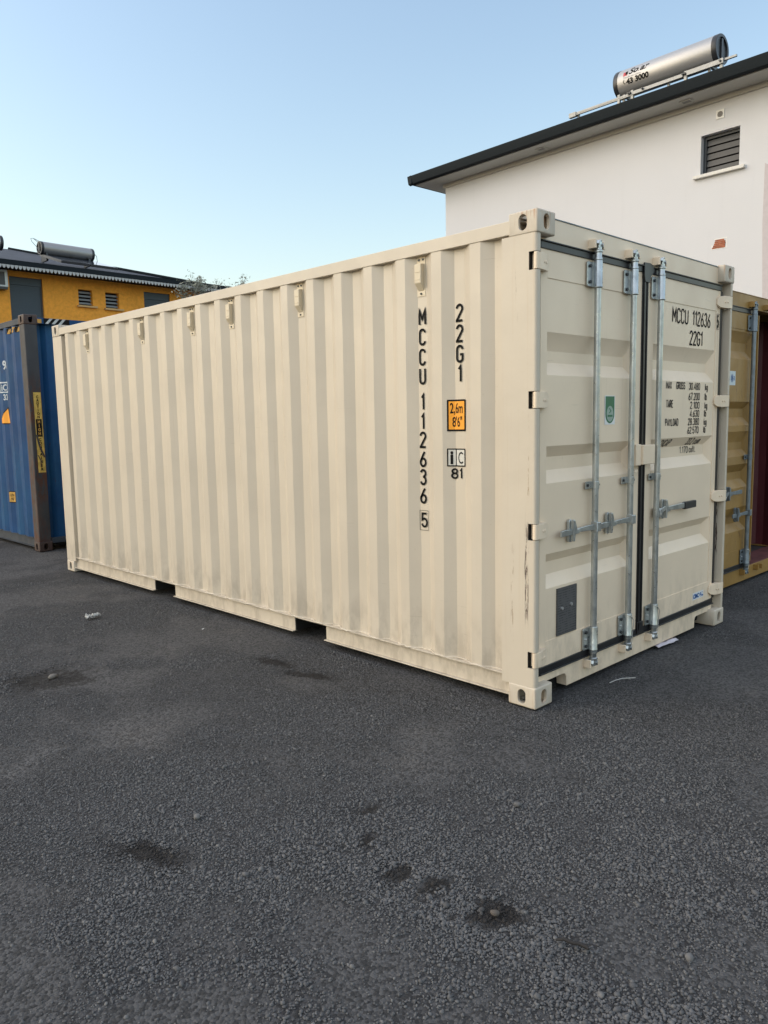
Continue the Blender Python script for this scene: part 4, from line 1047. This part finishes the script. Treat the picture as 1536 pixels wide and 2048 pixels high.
# ================================================================== TREE between the houses
def tree():
    t = thing('small_tree', 'thin sparse tree with small grey green leaves beside the orange house', 'tree', (7.85, 15.0, 0))
    rnd = random.Random(5); tw_ = MB(); tips = []
    def grow(p, d, r, ln, lev):
        pts = [p]; q = Vector(p); dd = Vector(d); n = 4
        for i in range(n):
            dd = (dd + Vector((rnd.uniform(-.16, .16), rnd.uniform(-.16, .16), rnd.uniform(-.02, .12)))).normalized(); q = q + dd * ln / n; pts.append(q.copy())
        tw_.tube(pts, [r * (1 - .5 * i / n) for i in range(n + 1)], 5 if lev else 8)
        if lev >= 3 and rnd.random() < .9: tips.extend(pts[1:]); 
        if lev < 4:
            for k in range(rnd.choice((3, 3, 4)) if lev else 6):
                i = rnd.randint(2, n) if lev else rnd.choice((3, 4, 4)); az = rnd.uniform(0, 2 * math.pi); sp = rnd.uniform(.35, .8)
                nd = (dd + Vector((math.cos(az) * sp, math.sin(az) * sp, rnd.uniform(-.05, .3)))).normalized()
                grow(pts[i], nd, r * .48, (ln if lev else 1.7) * rnd.uniform(.48, .66), lev + 1)
    grow(Vector((0, 0, 0)), Vector((0, 0, 1)), .050, 3.75, 0)
    tw_.build('trunk', plain('grey_bark', (.11, .10, .085), .9, 0, .3, .004, 30), t, smooth=60)
    lf = MB()
    for p in tips:
        for k in range(2):
            c = p + Vector((rnd.gauss(0, .05), rnd.gauss(0, .05), rnd.gauss(0, .05)))
            a_ = Vector((rnd.gauss(0, 1), rnd.gauss(0, 1), rnd.gauss(0, 1))).normalized(); b_ = a_.orthogonal().normalized(); s = rnd.uniform(.03, .055)
            lf.add([c - a_ * s, c + b_ * s * .5, c + a_ * s, c - b_ * s * .5], [(0, 1, 2, 3)])
    lm = NT('grey_green_leaf'); lm.l(lm.mix(lm.ramp(lm.noise(3, detail=2), .35, .65), (.17, .185, .135), (.22, .22, .17)), lm.b.inputs['Base Color']); lm.b.inputs['Roughness'].default_value = .6
    lf.build('crown', lm.m, t)
tree()

# ================================================================== GROUND
def vnoise(x, y, sc, seed):
    """smooth value noise on numpy arrays"""
    rs = np.random.RandomState(seed); G = rs.rand(64, 64)
    u, v = x * sc, y * sc; i, j = np.floor(u).astype(int), np.floor(v).astype(int); fu, fv = u - i, v - j
    fu = fu * fu * (3 - 2 * fu); fv = fv * fv * (3 - 2 * fv)
    g = lambda a_, b_: G[a_ % 64, b_ % 64]
    return g(i, j) * (1 - fu) * (1 - fv) + g(i + 1, j) * fu * (1 - fv) + g(i, j + 1) * (1 - fu) * fv + g(i + 1, j + 1) * fu * fv
BLOBS = [(-1.58, 2.495, .25, .20, -45), (-1.48, 2.36, .05, .03, 10), (-2.11, .235, .145, .055, -68), (-.425, 1.72, .16, .05, -80), (-.43, 1.36, .17, .05, -70),
         (-1.566, -.53, .045, .03, 20), (-1.549, -.66, .06, .045, 0), (-1.512, -.29, .05, .03, 30), (-1.521, -.90, .080, .048, -45), (-1.34, -.13, .04, .02, 0), (-2.6, -.75, .10, .05, 20)]
def blobval(x, y):
    out = np.zeros_like(x)
    for bx, by, ra, rb, an in BLOBS:
        c, s = math.cos(R(an)), math.sin(R(an)); u = ((x - bx) * c + (y - by) * s) / ra; v = (-(x - bx) * s + (y - by) * c) / rb
        out = np.maximum(out, np.clip(1.5 - np.sqrt(u * u + v * v) - (vnoise(x + 20, y + 20, 22., 31) - .5) * 1.6 - (vnoise(x + 20, y + 20, 60., 32) - .5) * .9, 0, 1) * (u * u + v * v < 6))
    return out
g = NT('compacted_gravel')
P = g.sep()
big = g.noise(.55, detail=5, rough=.6); mid = g.noise(2.6, detail=6, rough=.62); fine = g.noise(85, detail=6, rough=.75)
c = g.mix(g.ramp(big, .35, .68), (.054, .054, .0555), (.070, .069, .0695))
c = g.mix(g.math('MULTIPLY', g.ramp(mid, .52, .74), .6), c, (.082, .077, .073))
cov = g.n('ShaderNodeAttribute', attribute_name='coverage'); c = g.mix(g.math('MULTIPLY', g.ramp(cov.outputs['Fac'], .40, .58), .62), c, (.026, .026, .027))  # base darkened where gravel is dense, painting shade between the stones
vo = g.n('ShaderNodeTexVoronoi'); vo.inputs['Scale'].default_value = 95; vo.inputs['Randomness'].default_value = 1; g.l(g.tc.outputs['Object'], vo.inputs['Vector'])
vsep = g.n('ShaderNodeSeparateColor'); g.l(vo.outputs['Color'], vsep.inputs[0])
lum = g.ramp(vsep.outputs[0], 0, 1, .55, 1.5)
vm = g.n('ShaderNodeVectorMath', operation='SCALE'); g.l(c, vm.inputs[0]); g.l(lum, vm.inputs['Scale']); c = vm.outputs[0]
k = None; wob = g.noise(9, detail=6, rough=.7)
for bx, by, ra, rb, an in BLOBS:
    mp = g.n('ShaderNodeMapping', vector_type='TEXTURE'); g.l(g.tc.outputs['Object'], mp.inputs[0])
    mp.inputs['Location'].default_value = (bx, by, 0); mp.inputs['Rotation'].default_value = (0, 0, R(an)); mp.inputs['Scale'].default_value = (ra, rb, 1)
    ln = g.n('ShaderNodeVectorMath', operation='LENGTH'); g.l(mp.outputs[0], ln.inputs[0])
    d = g.math('ADD', ln.outputs['Value'], g.math('MULTIPLY', g.math('SUBTRACT', wob, .5), 2.6))
    kk = g.ramp(d, .60, 1.25, 1, 0); k = kk if k is None else g.math('MAXIMUM', k, kk)
k = g.math('MULTIPLY', k, g.ramp(g.noise(38, detail=4, rough=.7), .36, .56, .55, 1)); c = g.mix(g.math('MULTIPLY', k, .92), c, (.0075, .006, .005))
g.l(c, g.b.inputs['Base Color']); g.b.inputs['Roughness'].default_value = .88; g.b.inputs['Specular IOR Level'].default_value = .3
hgt = g.math('ADD', g.math('MULTIPLY', vo.outputs['Distance'], -1.0), g.math('MULTIPLY', fine, .8))
hgt = g.math('ADD', hgt, g.math('MULTIPLY', g.noise(14, detail=5), 1.2))
g.bump(hgt, .9, .007)
def patf(x, y):
    a_ = vnoise(x + 40, y + 40, 1.4, 9) * .5 + vnoise(x + 40, y + 40, 3.7, 10) * .3 + vnoise(x + 40, y + 40, 9.1, 11) * .2
    return a_ + .12 * np.exp(-((x + 1.6) ** 2 + (y + 1.6) ** 2) / 1.2)
# ground sheet: finer grid near the yard with slight undulation, coarse to the horizon
xs = np.concatenate([[-400, -120, -40, -16], np.linspace(-8, 8, 161), [12, 20, 40, 120, 400]]); ysg = np.concatenate([[-400, -100, -30, -10], np.linspace(-5, 12, 171), [16, 24, 50, 120, 400]])
GX, GY = np.meshgrid(xs, ysg)
def gz(x, y):
    h = (vnoise(x + 50, y + 50, 1.3, 1) - .5) * .012 + (vnoise(x + 50, y + 50, 4.1, 2) - .5) * .006
    h = h - blobval(x, y) * .005
    near = np.clip(1 - np.hypot(x, y - 3) / 14, 0, 1)
    return h * np.clip(near * 4, 0, 1) - .006
GZ = gz(GX, GY)
nx, ny = len(xs), len(ysg)
me = bpy.data.meshes.new('ground')
me.from_pydata(np.stack([GX.ravel(), GY.ravel(), GZ.ravel()], 1).tolist(), [], [(j * nx + i, j * nx + i + 1, (j + 1) * nx + i + 1, (j + 1) * nx + i) for j in range(ny - 1) for i in range(nx - 1)])
for p in me.polygons: p.use_smooth = True
ca_ = me.attributes.new('coverage', 'FLOAT', 'POINT'); ca_.data.foreach_set('value', patf(GX.ravel(), GY.ravel()).astype(np.float32)); me.materials.append(g.m); go = bpy.data.objects.new('ground', me); COL.objects.link(go); structure(go)

# loose gravel: one uncountable mass of small stones, denser where the photo's yard is coarse
def gravel():
    rs = np.random.RandomState(5); cx, cy = -3.37, -2.32
    ico = bmesh.new(); bmesh.ops.create_icosphere(ico, subdivisions=1, radius=1); bv = np.array([v.co[:] for v in ico.verts]); bf = np.array([[v.index for v in f.verts] for f in ico.faces]); ico.free()
    N = 640000
    dist = 1.2 + 7.3 * rs.rand(N) ** 1.0; az = R(44.3) + (rs.rand(N) - .5) * R(84)
    x = cx + dist * np.sin(az); y = cy + dist * np.cos(az)
    # sampling gives density ~ 1/dist; thin further by patches
    pat = patf(x, y)
    keep = rs.rand(N) < np.clip((pat - .39) * 4.5, .06, 1.0) * .75
    inside = (x > .0) & (y > .0) & (x < 2.44) & (y < 6.06); inside |= (x > 2.84) & (y > .37)
    keep &= ~inside; x, y, dist, pat = x[keep], y[keep], dist[keep], pat[keep]; n = len(x)
    r = np.exp(rs.normal(math.log(.0028), .32, n)) * (.75 + .9 * np.clip(pat - .35, 0, 1)) * (1 + .50 * np.exp(-((x + 1.9) ** 2 + (y + 1.4) ** 2) / 2.2)); r = np.clip(r, .0018, .012); r *= np.where(dist > 5, 1.25, 1)
    big_ = rs.rand(n) < .0009; r[big_] *= 2.2
    ax = rs.uniform(.65, 1.35, (n, 3)); ax[:, 2] *= .75
    a1, a2 = rs.rand(n) * 6.28, rs.uniform(-.6, .6, n)
    ca, sa, cb, sb = np.cos(a1), np.sin(a1), np.cos(a2), np.sin(a2)
    V = bv[None] * (1 + rs.uniform(-.22, .22, (n, 12, 1))) * ax[:, None] * r[:, None, None]
    X = V[..., 0]; Y = V[..., 1] * cb[:, None] - V[..., 2] * sb[:, None]; Z = V[..., 1] * sb[:, None] + V[..., 2] * cb[:, None]
    V = np.stack([X * ca[:, None] - Y * sa[:, None] + x[:, None], X * sa[:, None] + Y * ca[:, None] + y[:, None], Z + (gz(x, y) + r * .25)[:, None]], -1).reshape(-1, 3)
    F = (bf[None] + (np.arange(n) * 12)[:, None, None]).reshape(-1, 3)
    me = bpy.data.meshes.new('gravel'); me.vertices.add(len(V)); me.vertices.foreach_set('co', V.astype(np.float32).ravel())
    me.loops.add(F.size); me.loops.foreach_set('vertex_index', F.astype(np.int32).ravel())
    me.polygons.add(len(F)); me.polygons.foreach_set('loop_start', np.arange(0, F.size, 3, dtype=np.int32)); me.polygons.foreach_set('use_smooth', np.ones(len(F), dtype=bool)); me.update(calc_edges=True)
    ca_ = me.attributes.new('stone_shade', 'FLOAT', 'POINT'); ca_.data.foreach_set('value', np.repeat(rs.rand(n), 12).astype(np.float32))
    cb_ = me.attributes.new('soil', 'FLOAT', 'POINT'); cb_.data.foreach_set('value', np.repeat(np.clip(blobval(x, y) * 1.6, 0, 1), 12).astype(np.float32))
    m = NT('basalt_chippings'); at = m.n('ShaderNodeAttribute', attribute_name='stone_shade'); a2_ = m.n('ShaderNodeAttribute', attribute_name='soil')
    cr = m.n('ShaderNodeValToRGB'); m.l(at.outputs['Fac'], cr.inputs[0]); el = cr.color_ramp.elements; el[0].color = (.060, .061, .064, 1); el[1].color = (.135, .132, .129, 1)
    e_ = el.new(.45); e_.color = (.078, .079, .081, 1); e_ = el.new(.85); e_.color = (.099, .099, .101, 1)
    c_ = m.mix(m.math('MULTIPLY', a2_.outputs['Fac'], 1.0), cr.outputs[0], (.010, .008, .007)); m.l(c_, m.b.inputs['Base Color']); m.b.inputs['Roughness'].default_value = .8
    me.materials.append(m.m); o = bpy.data.objects.new('gravel', me); COL.objects.link(o); o['kind'] = 'stuff'; o['label'] = 'loose dark grey basalt gravel covering the yard'; o['category'] = 'gravel'
    return n
n_stones = gravel(); print('stones', n_stones)

# ================================================================== LITTER AND STONES
def rock(name, label, loc, size, col, seed):
    rnd = random.Random(seed); bm = bmesh.new(); bmesh.ops.create_icosphere(bm, subdivisions=2, radius=1)
    for v in bm.verts: v.co = Vector((v.co.x * size[0], v.co.y * size[1], v.co.z * size[2])) * rnd.uniform(.86, 1.12)
    me = bpy.data.meshes.new(name); bm.to_mesh(me); bm.free()
    for p in me.polygons: p.use_smooth = True
    me.materials.append(plain(name + '_surface', col, .8, 0, .2, .002, 60)); o = bpy.data.objects.new(name, me); COL.objects.link(o); o.location = loc; o.rotation_euler = (0, 0, rnd.uniform(0, 3)); tag(o, label, 'stone', 'loose stones on the gravel')
rock('stone', 'pale flat stone lying in the dark soil hollow at left', (-1.562, 2.52, .004), (.034, .022, .014), (.13, .122, .11), 1)
rock('stone', 'small round pale pebble alone on the gravel, lower left centre', (-1.864, .316, .006), (.016, .014, .012), (.11, .11, .11), 2)
rock('stone', 'brownish stone in the dark soil patch near the black stick', (-1.53, -.905, .006), (.015, .012, .010), (.075, .065, .055), 3)
rock('stone', 'grey pebble on the gravel in front of the container corner casting', (-.911, -.544, .006), (.016, .013, .011), (.085, .085, .085), 4)
# crumpled plastic wrapper
rnd = random.Random(9); mb = MB(); n = 14
for s, (ox, oy, L_, w_, an) in enumerate(((0, 0, .15, .045, 25), (-.03, .03, .10, .02, 75), (.02, -.01, .09, .04, -20))):
    vs = []
    for i in range(n + 1):
        t = i / n - .5
        for j in (-1, 0, 1):
            px, py = t * L_, j * w_ * .5 * (1 - abs(t) * 1.2) + rnd.uniform(-.006, .006)
            c_, s_ = math.cos(R(an)), math.sin(R(an)); vs.append((ox + px * c_ - py * s_, oy + px * s_ + py * c_, .012 + s * .004 + rnd.uniform(-.008, .020)))
    mb.add(vs, [(i * 3 + j, i * 3 + j + 1, i * 3 + j + 4, i * 3 + j + 3) for i in range(n) for j in (0, 1)])
o = mb.build('plastic_wrapper', plain('translucent_white_plastic', (.42, .43, .42), .35, 0, .1), None, smooth=50, solid=.0012); o.location = (-.745, 3.785, .0); tag(o, 'crumpled white plastic wrapper on the gravel left of the container', 'litter')
o = MB().box(-.014, .014, -.004, .004, 0, .004).build('paper_scrap', M_white, None, bevel=.001); o.location = (-.322, 2.79, .003); o.rotation_euler = (0, .1, .6); tag(o, 'tiny white paper scrap on the gravel near the forklift pocket', 'litter')
cp = MB(); vs = []
for i in range(9):
    t = i / 8
    for j in range(3): vs.append((t * .255, j * .022 + rnd.uniform(-.003, .003), .010 + .006 * (j == 1) + rnd.uniform(-.003, .004)))
cp.add(vs, [(i * 3 + j, i * 3 + j + 1, i * 3 + j + 4, i * 3 + j + 3) for i in range(8) for j in (0, 1)])
o = cp.build('folded_paper', plain('lilac_white_card', (.50, .47, .53), .6, 0, .12, 0, 30), None, smooth=30, solid=.003); o.location = (1.46, .028, .006); o.rotation_euler = (.1, 0, R(-4)); tag(o, 'folded lilac white paper strip under the container door sill', 'litter')
o = MB().tube([(0, 0, .006), (.05, -.012, .012), (.10, -.028, .014), (.15, -.055, .010), (.165, -.075, .012)], .0022, 6).build('cable_tie', plain('clear_nylon', (.50, .50, .48), .35), None, smooth=60); o.location = (.645, -.074, 0); tag(o, 'thin pale cable tie lying in front of the container doors', 'litter')
o = MB().tube([(0, 0, .008), (.012, -.02, .014), (.018, -.045, .012), (.026, -.065, .014), (.034, -.085, .010), (.026, -.095, .012)], [.003, .0055, .006, .0055, .007, .003], 7).build('twig', plain('black_twig_bark', (.012, .011, .011), .8), None, smooth=60); o.location = (-1.512, -1.118, .003); tag(o, 'short crooked black twig on the gravel in the foreground', 'twig')
